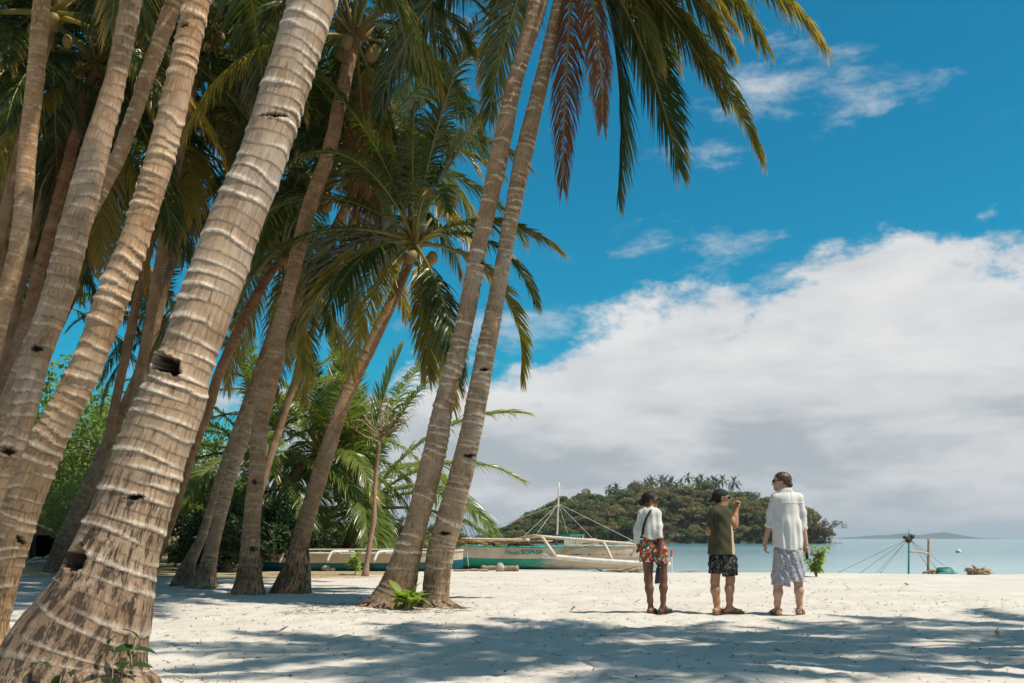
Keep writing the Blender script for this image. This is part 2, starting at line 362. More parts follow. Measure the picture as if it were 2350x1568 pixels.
    uvq = np.stack([np.stack([j/nth*ra, s[i]], -1), np.stack([j/nth*ra, s[i+1]], -1), np.stack([(j+1)/nth*ra, s[i+1]], -1), np.stack([(j+1)/nth*ra, s[i]], -1)], 2).reshape(-1, 2)
    me = mesh('trunk', V, Fq, True, dict(rid=hk[..., 2], scar=scarm, hole=hole, low=low, ledge_shade=np.clip(ledge_shade, 0, 1)), uvq)
    o = link('trunk', me, BARK, parent); o.color = (*tint, 1)
    return o, c[-1], T[-1], r[-1]

def leaf_mat(name, c1, c2, tip, trans=.32, rough=.38, spec=.5):
    m, t, out = new_mat(name)
    lt = t.attr('lt'); ft = t.attr('ft'); ra = t.attr('rach'); oi = t('ShaderNodeObjectInfo').outputs['Random']
    pos = t('ShaderNodeTexCoord').outputs['Object']
    n = t.noise(pos, 3.0, 3, .6)
    col = t.mix(t.math('ADD', t.math('MULTIPLY', oi, .6), t.math('MULTIPLY', n, .5), clamp=True), c1, c2)
    age = t.ss(t.math('ADD', t.math('ADD', t.math('MULTIPLY', lt, .42), t.math('MULTIPLY', ft, .45)), t.math('ADD', t.math('MULTIPLY', oi, .22), t.math('MULTIPLY', n, .25))), .80, 1.20)
    col = t.mix(age, col, tip)
    col = t.mix(ra, col, tuple(min(1, .35*a+.65*b) for a, b in zip(c2, (.34, .27, .07))))
    p = t('ShaderNodeBsdfPrincipled'); t.put(p.inputs['Base Color'], col); p.inputs['Roughness'].default_value = rough; p.inputs['Specular IOR Level'].default_value = spec
    tr = t('ShaderNodeBsdfTranslucent'); t.put(tr.inputs[0], t.mix(1.0, col, (1.5, 1.5, .7), 'MULTIPLY'))
    mx = t('ShaderNodeMixShader', trans, p.outputs[0], tr.outputs[0]); t.l.new(mx.outputs[0], out.inputs[0]); return m
FGREEN = leaf_mat('frond_green', (.024, .046, .009), (.078, .108, .018), (.42, .26, .05), .30, .30)
FGOLD = leaf_mat('frond_golden', (.10, .11, .02), (.19, .175, .034), (.50, .32, .10), .45, .34)
FYOUNG = leaf_mat('frond_young', (.085, .135, .024), (.19, .235, .045), (.50, .34, .07), .40, .30)
FYELLOW = leaf_mat('frond_yellow', (.20, .19, .03), (.33, .25, .045), (.48, .24, .05), .38)
FDEAD = leaf_mat('frond_dead', (.13, .050, .02), (.20, .082, .03), (.26, .13, .06), .22, .6, .2)
FFAR = leaf_mat('frond_far', (.028, .048, .018), (.055, .078, .028), (.16, .12, .05), .2, .5, .3)

def frond_mesh(el0, droop, L=4.4, n=96, seed=0, side=.12, grav=.45, lmax=.80, pet=.2, power=1.25, wl=.024, close=0.0):
    rs = np.random.RandomState(seed)
    k = 15; tt = np.linspace(0, 1, k); elv = np.radians(np.maximum(-97, el0-droop*tt**power)); yaw = side*(rs.rand()-.3)*tt**1.5*2
    dv = np.stack([np.cos(elv)*np.cos(yaw), np.cos(elv)*np.sin(yaw), np.sin(elv)], -1)
    c = np.vstack([[0, 0, 0], np.cumsum(.5*(dv[1:]+dv[:-1])*L/(k-1), axis=0)])
    mb = MB(); rr = np.interp(tt, [0, .06, .2, .6, 1], [.085, .05, .03, .016, .005]); mb.tube(c, rr, 5, False)
    V0 = np.concatenate(mb.V); F0 = mb.F; na = len(V0)
    t = np.repeat(np.linspace(pet, .995, n), 2) + (rs.rand(2*n)-.5)*.006; t = np.clip(t, 0, 1); sg = np.tile([1., -1.], n)
    def ev(A): return np.stack([np.interp(t, tt, A[:, i]) for i in range(3)], -1)
    p = ev(c); T = ev(dv); T /= np.linalg.norm(T, axis=1)[:, None]
    S = np.cross(np.array([0, 0, 1.0])[None], np.stack([np.cos(np.interp(t, tt, yaw)), np.sin(np.interp(t, tt, yaw)), t*0], -1)); N = np.cross(T, S)
    q = (t-pet)/(1-pet); ln = lmax*np.interp(q, [0, .08, .25, .5, .8, 1], [.5, .75, 1, .97, .68, .42])*(.88+.24*rs.rand(2*n))
    fa = np.radians(np.interp(q, [0, .5, 1], [32, 45, 66])+(rs.rand(2*n)-.5)*16)
    vee = .28+.25*(rs.rand(2*n)-.5)-close
    D = S*(sg*np.cos(fa))[:, None] + T*np.sin(fa)[:, None] + N*(vee)[:, None]; D /= np.linalg.norm(D, axis=1)[:, None]
    g = grav*(.6+.8*rs.rand(2*n))
    qs = np.array([0, .3, .68, 1.0]); ws = np.array([.6, 1, .72, .08])
    roll = (rs.rand(2*n)-.5)*1.3
    Wd = T-D*(T*D).sum(1)[:, None]; Wd /= np.linalg.norm(Wd, axis=1)[:, None]+1e-6; B2 = np.cross(D, Wd)
    Wd = Wd*np.cos(roll)[:, None]+B2*np.sin(roll)[:, None]
    wv = wl*(.8+.4*rs.rand(2*n))*np.interp(q, [0, .3, 1], [.8, 1, .6])
    VV = []
    for a, b in zip(qs, ws):
        pt = p + D*(ln*a)[:, None]*(1-.25*g*a*a)[:, None]; pt[:, 2] -= g*ln*a*a
        VV.append(np.stack([pt-Wd*(wv*b)[:, None], pt+Wd*(wv*b)[:, None]], 1))
    VV = np.stack(VV, 1)           # (leaf, 4, 2, 3)
    m2 = 2*n; base = na+np.arange(m2)*8
    Fq = np.concatenate([np.stack([base+2*i, base+2*i+1, base+2*i+3, base+2*i+2], -1) for i in range(3)])
    V = np.vstack([V0, VV.reshape(-1, 3)]); F = np.concatenate([np.array(F0), Fq])
    lt = np.r_[np.zeros(na), np.tile(np.repeat(qs, 2), m2)]; ft = np.r_[np.repeat(tt, 5), np.repeat(t, 8)]; ra = np.r_[np.ones(na), np.zeros(8*m2)]
    return mesh('frond', V, F, True, dict(lt=lt, ft=ft, rach=ra))
FR = {}
SPEC = [(84, 18), (72, 42), (58, 62), (43, 76), (26, 80), (8, 74), (-12, 62), (-40, 42), (-70, 18)]
for i, (e0, dr) in enumerate(SPEC):
    for sd_ in range(2):
        FR[(i, sd_)] = frond_mesh(e0, dr, seed=i*7+sd_, L=4.4*(.8 if i == 0 else 1), grav=(.15 if i == 0 else .42+.12*sd_), close=.25 if i >= 6 else 0)
FDM = [frond_mesh(-68, 24, seed=90, L=3.9, grav=.7, wl=.015, close=.4, n=80), frond_mesh(-50, 42, seed=91, L=3.6, grav=.8, wl=.014, close=.4)]

m, t, out = new_mat('palm_fibre')
pos = t('ShaderNodeTexCoord').outputs['Object']; n = t.noise(t.mapv(pos, (14, 14, 3)), 1.0, 4, .7)
pbsdf(t, out, t.mix(n, (.10, .055, .025), (.36, .24, .10)), .85, .1, n, .7, .03); FIBRE = m
m, t, out = new_mat('coconut_husk')
oi = t('ShaderNodeObjectInfo').outputs['Random']
pbsdf(t, out, t.mix(oi, (.22, .17, .05), (.34, .20, .07)), .55, .3); HUSK = m
mb = MB(); mb.blob((0, 0, 0), (.105, .105, .135), 3, 12, 8, .03); COCO = mb.mesh('coconut')
def crown_mesh(r, seed):
    rs = np.random.RandomState(seed); mb = MB()
    mb.tube([(0, 0, -.25), (0, 0, -.05), (0, 0, .2), (0, 0, .5)], [r*1.0, r*1.35, r*1.25, r*.4], 10)
    for i in range(9):
        a = i*2.4+rs.rand(); ca, sa = math.cos(a), math.sin(a); el = rs.rand()*1.0-.2
        mb.tube([(ca*r*.9, sa*r*.9, -.08+.03*i), (ca*(r+.14), sa*(r+.14), .02+.12*el+.03*i), (ca*(r+.30), sa*(r+.30), .10+.3*el+.03*i)], [.06, .04, .02], 5)
    return mb.mesh('crown')
def palm(name, label, pts, d0, d1, seed, nf=20, scale=1.0, seq=None, coco=0, dead=0, yellow=1, group=None, mat=None, spread=(0, 8), azo=None, skip=None, **kw):
    base = P(pts[0][0], pts[0][1], d0)
    root = empty(name, base, label, 'palm tree', group)
    o, top, T, r = trunk(name, pts, d0, d1, root, base, seed, **kw)
    rs = np.random.RandomState(seed+77)
    cr = link('crown', crown_mesh(max(r, .09), seed), FIBRE, root, top-base)
    az0 = rs.rand()*6.28 if azo is None else azo
    for i in range(nf):
        v = int(round(spread[0]+(spread[1]-spread[0])*(i+.5*rs.rand())/nf)); v = min(8, max(0, v)); a = az0+i*2.39996+rs.randn()*.15
        if skip and skip(a % 6.2832, v): continue
        sc = scale*(.85+.3*rs.rand())
        mt = mat or (FYELLOW if (v >= 6 and i >= nf-yellow) else FGREEN)
        f = link('frond', FR[(v, rs.randint(2))], mt, cr, (math.cos(a)*r*.6, math.sin(a)*r*.6, .25-.035*v), (0, 0, a), sc)
    for i in range(dead):
        a = az0+1.1+i*2.1; link('frond', FDM[i % 2], FDEAD, cr, (math.cos(a)*r*.8, math.sin(a)*r*.8, -.05), (0, 0, a), scale*(.85+.2*rs.rand()))
    for i in range(coco):
        a = az0+i*2.1; q = .18+.1*rs.rand(); link('coconut', COCO, HUSK, cr, (math.cos(a)*(r+q), math.sin(a)*(r+q), -.15-.18*rs.rand()), (rs.rand(), rs.rand(), 0), .9+.3*rs.rand())
    return root, cr, top
PAL = {}
def cont(pts, ytop, wtop):
    """continue the trunk line above the frame with the lean it leaves it with"""
    p = sorted(pts, key=lambda q: -q[1]); a, b = p[-3], p[-1]; k = (b[0]-a[0])/(b[1]-a[1])
    n = max(1, int((b[1]-ytop)/220)); return p + [(b[0]+k*(ytop-b[1])*.96*i/n, b[1]+(ytop-b[1])*i/n, b[2]+(wtop-b[2])*i/n) for i in range(1, n+1)]
A = [(165, 1590, 440), (180, 1498, 372), (235, 1374, 282), (275, 1250, 221), (348, 1042, 187), (396, 918, 176), (421, 841, 150), (485, 666, 147), (548, 490, 137), (606, 351, 125), (664, 176, 120), (721, 0, 122)]
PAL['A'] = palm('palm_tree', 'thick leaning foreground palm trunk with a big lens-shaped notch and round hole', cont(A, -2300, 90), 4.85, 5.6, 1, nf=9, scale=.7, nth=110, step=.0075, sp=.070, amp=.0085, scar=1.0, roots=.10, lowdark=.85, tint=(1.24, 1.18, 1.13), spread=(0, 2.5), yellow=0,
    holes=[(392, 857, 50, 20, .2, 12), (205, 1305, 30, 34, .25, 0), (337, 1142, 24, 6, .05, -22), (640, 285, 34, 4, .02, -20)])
B = [(-14, 1482, 90), (-8, 1430, 62), (5, 1374, 62), (22, 1291, 72), (38, 1208, 92), (104, 1030, 94), (198, 841, 82), (265, 666, 84), (316, 527, 72), (371, 351, 70), (415, 176, 68), (453, 0, 64)]
PAL['B'] = palm('palm_tree', 'sunlit pale palm trunk with crescent scars standing just behind the thick notched palm', cont(B, -820, 50), 9.3, 9.6, 2, nf=10, scale=.75, nth=56, step=.016, sp=.10, amp=.018, scar=.95, tint=(1.36, 1.15, .95), spread=(0, 3), yellow=0,
    holes=[(60, 1235, 14, 7, .05, 30), (430, 75, 14, 6, .04, -15)])
Cc = [(-150, 1400, 60), (-30, 1050, 46), (100, 720, 40), (200, 500, 38), (275, 351, 40), (337, 176, 38), (401, 0, 44)]
PAL['C'] = palm('palm_tree', 'slender striped palm trunk crossing behind a wider grey-brown one', cont(Cc, -260, 36), 13.5, 14, 3, nf=18, scale=1.0, nth=36, step=.03, sp=.055, amp=.010, scar=.8, tint=(1.15, 1.0, .85), spread=(0, 6), yellow=0)
D_ = [(-110, 1450, 130), (-70, 1300, 84), (-15, 1120, 76), (35, 1017, 70), (78, 841, 70), (137, 666, 76), (171, 527, 78), (218, 351, 70), (267, 176, 52), (302, 0, 52)]
PAL['D'] = palm('palm_tree', 'grey-brown finely cracked palm trunk with one oval hole beside the slender striped one', cont(D_, -560, 44), 10.6, 11, 4, nf=15, scale=.95, nth=48, step=.02, sp=.12, amp=.010, scar=.55, tint=(1.15, 1.03, .93), spread=(0, 6), yellow=0,
    holes=[(98, 803, 15, 7, .06, -15), (32, 1040, 18, 7, .06, -10)])
F_ = [(-130, 1420, 90), (-60, 1000, 56), (-12, 771, 48), (18, 666, 44), (48, 527, 44), (62, 351, 44), (82, 176, 43), (96, 0, 41)]
PAL['F'] = palm('palm_tree', 'smooth narrow palm trunk with close-set rings on the outer edge of the grove', cont(F_, -420, 36), 12.4, 12.6, 5, nf=18, scale=1.0, nth=36, step=.025, sp=.05, amp=.006, scar=.5, tint=(1.25, 1.06, .88), spread=(0, 6), yellow=1)
E_ = [(-95, 1352, 60), (-40, 1080, 38), (0, 940, 36), (28, 841, 34), (70, 701, 33), (102, 578, 32), (150, 400, 30), (200, 210, 28), (222, 150, 28)]
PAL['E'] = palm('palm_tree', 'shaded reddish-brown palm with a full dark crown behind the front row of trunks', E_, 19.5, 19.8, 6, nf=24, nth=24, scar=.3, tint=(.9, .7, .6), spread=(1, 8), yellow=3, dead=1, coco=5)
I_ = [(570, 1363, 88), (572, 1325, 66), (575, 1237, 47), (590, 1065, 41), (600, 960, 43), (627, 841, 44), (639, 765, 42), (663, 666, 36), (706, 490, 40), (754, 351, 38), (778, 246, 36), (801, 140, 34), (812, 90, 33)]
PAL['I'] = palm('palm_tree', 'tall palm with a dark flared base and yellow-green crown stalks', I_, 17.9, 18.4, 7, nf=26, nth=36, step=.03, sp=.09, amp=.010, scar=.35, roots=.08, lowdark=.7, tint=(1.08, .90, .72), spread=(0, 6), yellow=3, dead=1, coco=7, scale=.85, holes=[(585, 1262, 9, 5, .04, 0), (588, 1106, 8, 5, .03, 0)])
J_ = [(668, 1357, 104), (682, 1300, 70), (691, 1237, 47), (742, 1065, 44), (793, 911, 39), (845, 806, 37), (895, 701, 32), (940, 600, 25), (950, 562, 25)]
PAL['J'] = palm('palm_tree', 'curving palm with a dark split base and brown scaly upper trunk below its crown', J_, 18.3, 18.8, 8, nf=27, nth=36, step=.03, sp=.08, amp=.014, scar=.25, roots=.10, lowdark=.8, tint=(1.0, .82, .65), spread=(0, 7.6), yellow=3, dead=0, coco=4, scale=.78, holes=[(672, 1110, 9, 5, .04, 0), (708, 1270, 4, 28, .05, 0)], azo=.4, skip=lambda a, v: (a < .95 or a > 5.35) and v >= 2)
K1 = [(898, 1390, 130), (913, 1350, 100), (935, 1272, 74), (958, 1194, 60), (997, 1038, 60), (1023, 911, 51), (1060, 771, 46), (1081, 666, 46), (1100, 560, 42), (1117, 490, 44), (1147, 351, 46), (1184, 176, 41), (1238, 0, 45)]
K2 = [(1000, 1394, 92), (1000, 1374, 72), (1010, 1272, 71), (1031, 1194, 68), (1075, 1017, 58), (1109, 841, 51), (1143, 666, 42), (1175, 490, 40), (1203, 351, 45), (1245, 176, 38), (1286, 0, 35)]
PAL['K1'] = palm('palm_tree', 'pale scarred palm of the leaning pair nearest the green plant', cont(K1, -190, 36), 14.8, 14.9, 9, nf=14, nth=56, step=.02, sp=.10, amp=.020, scar=.9, roots=.12, lowdark=.35, tint=(1.25, 1.13, 1.02), spread=(0, 5.5), yellow=0,
    holes=[(1116, 604, 13, 5, .05, -10), (1058, 868, 10, 4, .04, -10)], azo=2.2)
PAL['K2'] = palm('palm_tree', 'pale scarred palm of the leaning pair with a hanging brown dead frond', cont(K2, -170, 34), 14.75, 15.0, 10, nf=14, nth=56, step=.02, sp=.09, amp=.016, scar=.8, roots=.12, lowdark=.35, tint=(1.22, 1.12, 1.02), spread=(0, 4), yellow=0,
    holes=[(1080, 1046, 15, 4, .05, -12), (1112, 850, 12, 4, .05, -12), (1021, 1226, 14, 5, .05, -14)], azo=2.0)
# fronds of the pair that hang into the frame
def hero(cr, top, v_el, v_dr, L, az, mat=FGREEN, seed=0, grav=.5, power=1.25, off=(0, 0, 0), **kw):
    me = frond_mesh(v_el, v_dr, L, 130, seed, grav=grav, power=power, **kw); me.materials.append(mat)
    o = link('frond', me, None, cr, off, (0, 0, az)); return o
k2c, k2t = PAL['K2'][1], PAL['K2'][2]; k1c, k1t = PAL['K1'][1], PAL['K1'][2]
def aim(top, px, py, el0, power, az):
    """droop and length that bring a frond tip from the crown to a point above the sand"""
    d = top[1]+.0; tx = math.hypot((px-CX)/FPX*d-top[0], 0); tz = CAMH+(HY-py)/FPX*d-top[2]; best = None
    for dr in np.arange(20, 175, 2.5):
        tt = np.linspace(0, 1, 15); e = np.radians(np.maximum(-97, el0-dr*tt**power)); c_, s_ = np.cos(e), np.sin(e)
        X = np.sum(.5*(c_[1:]+c_[:-1]))/14*abs(math.cos(az)); Z = np.sum(.5*(s_[1:]+s_[:-1]))/14; L = math.hypot(tx, tz)/max(1e-6, math.hypot(X, Z)); err = abs(math.atan2(Z, X)-math.atan2(tz, tx))
        if best is None or err < best[0]: best = (err, dr, L)
    return best[1], best[2]
for (px, py, el0, pw, az_, mt_, sd_, gv, cl) in [(1408, 455, -58, .6, -15, FGREEN, 201, .3, .1), (1752, 350, -32, 1.0, 4, FGOLD, 202, .6, 0), (1880, 130, -2, 1.1, -6, FGOLD, 203, .6, 0), (1586, 335, -45, .9, 24, FGREEN, 204, .45, 0), (1640, 140, -22, 1.0, -30, FYELLOW, 205, .6, 0), (1545, 120, -28, .9, 40, FGOLD, 215, .6, 0), (1700, 70, -4, 1.1, 18, FGOLD, 216, .6, 0), (1490, 200, -48, .9, -35, FGOLD, 218, .5, 0), (1665, 210, -30, 1.0, 10, FGREEN, 219, .6, 0), (1610, 40, -8, 1.0, -20, FGREEN, 220, .6, 0), (1800, 0, 12, 1.1, 0, FGREEN, 221, .6, 0), (1530, 50, -10, 1.0, 30, FYELLOW, 222, .6, 0), (1800, 40, 6, 1.1, 14, FGOLD, 223, .6, 0)]:
    dr_, L_ = aim(k2t, px, py, el0, pw, R(az_)); hero(k2c, k2t, el0, dr_, L_, R(az_), mt_, seed=sd_, grav=gv, power=pw, close=cl, lmax=.78 if sd_ in (201, 204) else .56)
hero(k2c, k2t, -74, 14, 4.15, R(-112), FDEAD, seed=206, grav=.8, wl=.013, close=.35, lmax=.42, off=(.0, -.12, -.15))
hero(k2c, k2t, -66, 22, 3.3, R(-70), FDEAD, seed=207, grav=.85, wl=.013, close=.35, lmax=.42, off=(.02, -.12, -.15))
hero(k1c, k1t, 30, 75, 4.8, R(168), seed=208, grav=.65, power=1.0)
hero(k1c, k1t, 20, 85, 4.6, R(196), seed=209, grav=.65, power=1.0)
hero(k1c, k1t, 8, 80, 4.4, R(150), seed=210, grav=.6, power=1.0)
jc, jt = PAL['J'][1], PAL['J'][2]
for (px, py, el0, pw, az_, mt_, sd_, gv) in [(1195, 865, 12, .8, 8, FYELLOW, 231, .35), (1282, 585, 35, 1.0, -5, FGREEN, 232, .5), (1225, 720, 22, .9, -25, FGREEN, 233, .45), (985, 870, -40, .5, -60, FYELLOW, 234, .5), (705, 850, 10, .9, 178, FYELLOW, 235, .4), (690, 700, 30, 1.0, 160, FGREEN, 236, .5), (1120, 250, 72, 1.2, 10, FGREEN, 237, .3)]:
    dr_, L_ = aim(jt, px, py, el0, pw, R(az_)); hero(jc, jt, el0, dr_, min(L_, 4.2), R(az_), mt_, seed=sd_, grav=gv, power=pw, lmax=.62)
G_ = [(127, 1291, 44), (143, 1250, 44), (200, 1125, 37), (235, 1042, 32), (300, 900, 27), (366, 752, 22)]
H_ = [(325, 1340, 46), (380, 1220, 32), (440, 1040, 28), (481, 930, 27), (502, 859, 26), (548, 757, 26), (597, 666, 25), (646, 592, 22)]
L1 = [(418, 1343, 62), (436, 1290, 36), (461, 1237, 25), (489, 1151, 23), (515, 1065, 22), (560, 940, 22), (610, 800, 22), (672, 600, 22), (735, 440, 20)]
L2 = [(466, 1347, 76), (477, 1300, 46), (491, 1237, 35), (513, 1151, 35), (537, 1065, 36), (572, 960, 34), (611, 841, 32), (679, 715, 32), (720, 630, 30), (788, 490, 28), (830, 400, 26)]
PAL['G'] = palm('palm_tree', 'slim grey palm leaning beside the small wooden hut', G_, 27, 27.5, 12, nf=20, nth=24, scar=.35, scale=.62, tint=(.8, .72, .68), spread=(1, 8), yellow=2, coco=3)
PAL['H'] = palm('palm_tree', 'thin curved brown palm ending in an orange-tinged crown', H_, 22, 22.5, 13, nf=22, nth=24, sp=.07, scar=.3, tint=(1.0, .72, .52), spread=(1, 8), yellow=4, dead=1, coco=5, scale=.8)
PAL['L1'] = palm('palm_tree', 'back trunk of two leaning palms by the dark shrub', L1, 21.2, 22, 14, nf=20, nth=28, scar=.5, tint=(1.0, .9, .8), spread=(0, 6.5), yellow=2, coco=4, scale=.85)
PAL['L2'] = palm('palm_tree', 'sunlit front trunk of two leaning palms by the dark shrub', L2, 20.6, 21.5, 15, nf=22, nth=32, step=.03, sp=.075, amp=.012, scar=.6, roots=.06, tint=(1.25, 1.06, .9), spread=(0, 6.5), yellow=2, coco=5, scale=.85, holes=[(478, 1218, 10, 6, .05, 0)])
M_ = [(786, 1297, 44), (797, 1262, 34), (812, 1215, 30), (826, 1175, 26)]
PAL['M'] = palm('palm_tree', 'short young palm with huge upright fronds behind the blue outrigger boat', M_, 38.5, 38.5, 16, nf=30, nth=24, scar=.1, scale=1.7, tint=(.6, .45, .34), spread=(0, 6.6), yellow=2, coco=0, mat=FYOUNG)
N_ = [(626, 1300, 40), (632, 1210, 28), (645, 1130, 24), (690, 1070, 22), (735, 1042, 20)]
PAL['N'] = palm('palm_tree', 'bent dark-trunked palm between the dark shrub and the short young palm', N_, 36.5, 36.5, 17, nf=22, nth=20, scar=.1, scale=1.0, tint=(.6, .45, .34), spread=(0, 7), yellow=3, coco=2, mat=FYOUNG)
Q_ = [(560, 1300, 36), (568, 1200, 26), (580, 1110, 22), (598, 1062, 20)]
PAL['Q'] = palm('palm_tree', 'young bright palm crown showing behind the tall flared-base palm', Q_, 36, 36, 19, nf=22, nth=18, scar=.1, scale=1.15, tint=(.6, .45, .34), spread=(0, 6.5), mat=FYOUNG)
# palms further back in the grove, mostly hidden by the front trunks
for i, (bx, tx, ty, d, sc) in enumerate([(-60, 40, 330, 22, 1.0), (250, 480, 270, 24, 1.0), (290, 560, 520, 29, 1.0), (-70, 250, 520, 27, 1.0), (-40, 110, 690, 30, 1.0), (290, 640, 240, 25, 1.0), (-90, 15, 520, 25, 1.0), (-150, 120, 40, 17, 1.0), (560, 880, 330, 27, 1.0), (260, 470, 60, 19, 1.0), (-80, 150, 250, 21, 1.0), (200, 400, 330, 22, 1.0), (-120, 60, 160, 19, 1.0)]):
    by = HY + (CAMH-ground_z((bx-CX)/FPX*d, d))/d*FPX; w0 = .25/d*FPX
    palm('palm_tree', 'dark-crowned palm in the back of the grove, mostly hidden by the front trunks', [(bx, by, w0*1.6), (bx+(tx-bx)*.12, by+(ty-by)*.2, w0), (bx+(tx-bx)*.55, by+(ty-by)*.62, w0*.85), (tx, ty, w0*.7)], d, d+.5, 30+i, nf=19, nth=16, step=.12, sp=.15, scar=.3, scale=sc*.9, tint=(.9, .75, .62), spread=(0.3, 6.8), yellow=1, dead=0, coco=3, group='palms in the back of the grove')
# palms whose trunks stand beside and behind the camera; their crowns shade the near sand
for i, (bx, by_, tx, ty, tz) in enumerate([(6.4, 6.9, 5.2, 7.1, 8.9), (8.6, 7.5, 7.8, 7.7, 9.2), (11.2, 7.0, 10.4, 7.5, 9.3), (7.6, 5.2, 7.0, 6.3, 9.6), (12.6, 8.6, 12.2, 8.8, 9.4)]):
    gz = ground_z(bx, by_); q = lambda x, y, z, w_: (CX+x/y*FPX, HY-(z-CAMH)/y*FPX, w_/y*FPX)
    a, b = np.array([bx, by_, gz]), np.array([tx, ty, tz]); mids = [a, a+(b-a)*[.1, .1, .3], a+(b-a)*[.5, .5, .7], b]
    palm('palm_tree', 'palm overhanging the near sand and shading it', [q(*p, w_) for p, w_ in zip(mids, (.55, .34, .30, .25))], by_, ty, 60+i, nf=15, nth=18, step=.1, scar=.6, spread=(1, 4), yellow=0, scale=.74, group='palms shading the near sand')
# ------------------------------------------------------------------ paints and woods
def simple(name, c1, c2=None, rough=.6, spec=.3, sc=6.0, bump=.15, stretch=(1, 1, 1), trans=0):
    m, t, out = new_mat(name); pos = t('ShaderNodeTexCoord').outputs['Object']
    n = t.noise(t.mapv(pos, stretch), sc, 5, .62)
    b = pbsdf(t, out, t.mix(t.ss(n, .35, .68), c1, c2 or tuple(x*.75 for x in c1)), rough, spec, n, bump, .01)
    if trans:
        tr = t('ShaderNodeBsdfTranslucent', c1); mx = t('ShaderNodeMixShader', trans, b.outputs[0], tr.outputs[0]); t.l.new(mx.outputs[0], out.inputs[0])
    return m
WHITEP = simple('white_paint', (.72, .68, .60), (.58, .52, .43), .55)
CREAMP = simple('cream_paint', (.62, .53, .40), (.52, .43, .31), .55, sc=2.5)
BLUEP = simple('blue_paint', (.008, .115, .17), (.014, .15, .21), .45, sc=2.5)
TEALP = simple('teal_paint', (.03, .30, .24), (.05, .36, .30), .5)
DKGREEN = simple('dark_green_paint', (.015, .12, .10), (.02, .17, .14), .5)
BAMBOO = simple('bamboo', (.62, .54, .42), (.45, .36, .25), .6, sc=8, stretch=(1, 1, 6))
DRIFT = simple('driftwood', (.25, .17, .10), (.40, .30, .20), .85, sc=14, bump=.5)
DRYLEAF = simple('dry_leaf', (.30, .17, .07), (.42, .27, .13), .8, sc=10, trans=.15)
DARKW = simple('dark_wood', (.05, .035, .025), (.09, .065, .045), .8, sc=12)
ROPE = simple('rope', (.60, .57, .50), (.45, .42, .36), .8)
DROPE = simple('dark_rope', (.10, .11, .11), (.16, .16, .15), .8)
ORANGEP = simple('orange_paint', (.55, .22, .05), (.60, .30, .08), .5)
NAVYP = simple('navy_paint', (.03, .06, .14), (.04, .10, .2), .5)
GLASSD = simple('dark_opening', (.012, .014, .016), (.02, .02, .02), .3)
STONE = simple('pale_stone', (.45, .38, .30), (.30, .25, .19), .85, sc=9, bump=.5)
# hull: lower paint worn through to pale primer along one half
m, t, out = new_mat('worn_teal_paint')
pos = t('ShaderNodeTexCoord').outputs['Object']; sx_ = t('ShaderNodeSeparateXYZ', pos)
n = t.noise(t.mapv(pos, (.9, 1, 3.2)), 2.4, 5, .65); wear = t.ss(t.math('ADD', t.math('MULTIPLY', sx_.outputs[0], .30), t.math('MULTIPLY', n, 1.7)), 1.75, 2.25)
top_ = t.ss(sx_.outputs[2], .12, .30); wear = t.math('MULTIPLY', wear, t.math('SUBTRACT', 1.15, t.math('MULTIPLY', top_, t.ss(sx_.outputs[0], 5.2, 2.6))), clamp=True)
pbsdf(t, out, t.mix(wear, (.025, .27, .20), (.55, .47, .37)), .6, .3, n, .15, .01); WORN = m

def hull(name, L, B, H, parent, lower, upper, fw, rise0=.35, rise1=.2, gun=None, deck=None, plumb=.0):
    u = np.linspace(0, 1, 41); e = np.abs(2*u-1)
    b = B*np.clip(1-e**3.2, 0.02, 1)**.75; k = .22*H*e**5; s = H + np.where(u < .5, rise0, rise1)*e**3.0
    fs = [0, .08, .2, fw, fw, .72, .9, 1.0]; yy = [.05, .45, .72, .90, .90, .98, 1.0, 1.0]
    V = []; F = []; M = []
    X = u*L
    for sgn in (-1, 1):
        o = len(V)
        for i in range(41):
            for f, y in zip(fs, yy): V.append((X[i]-(1-f)*plumb*(e[i]**4)*np.sign(.5-u[i])*-1, sgn*b[i]*y, k[i]+(s[i]-k[i])*f))
        for i in range(40):
            for j in range(7):
                if j == 3: continue
                a = o+i*8+j; q = (a, a+8, a+9, a+1) if sgn < 0 else (a, a+1, a+9, a+8); F.append(q); M.append(0 if j < 3 else 1)
    o = len(V)                               # deck just below the sheer
    for i in range(41): V += [(X[i], -b[i]*.97, s[i]-.09), (X[i], b[i]*.97, s[i]-.09)]
    for i in range(40): F.append((o+2*i, o+2*i+2, o+2*i+3, o+2*i+1)); M.append(2)
    o = len(V)
    hob = link('hull', mesh('hull', V, F, True, mats=[lower, upper, deck or DARKW], fmat=M), None, parent)
    for sgn in (-1, 1):
        mb = MB(); mb.tube(np.stack([X, sgn*b*1.0, s+.012], -1), .035, 6); mb.build('gunwale', gun or WHITEP, parent)
    return X, b, s

def pole(parent, mat, a, b, r=.03, name='pole', bend=0, k=6):
    a, b = np.array(a, float), np.array(b, float); q = np.linspace(0, 1, 9)[:, None]; p = a+(b-a)*q; p[:, 2] += bend*np.sin(np.pi*q[:, 0])
    mb = MB(); mb.tube(p, r, k); return mb.build(name, mat, parent)
def bent(parent, mat, pts, r, name='outrigger_arm', n=16):
    c, _ = catmull(np.array(pts), n); mb = MB(); mb.tube(c, r, 6); return mb.build(name, mat, parent)

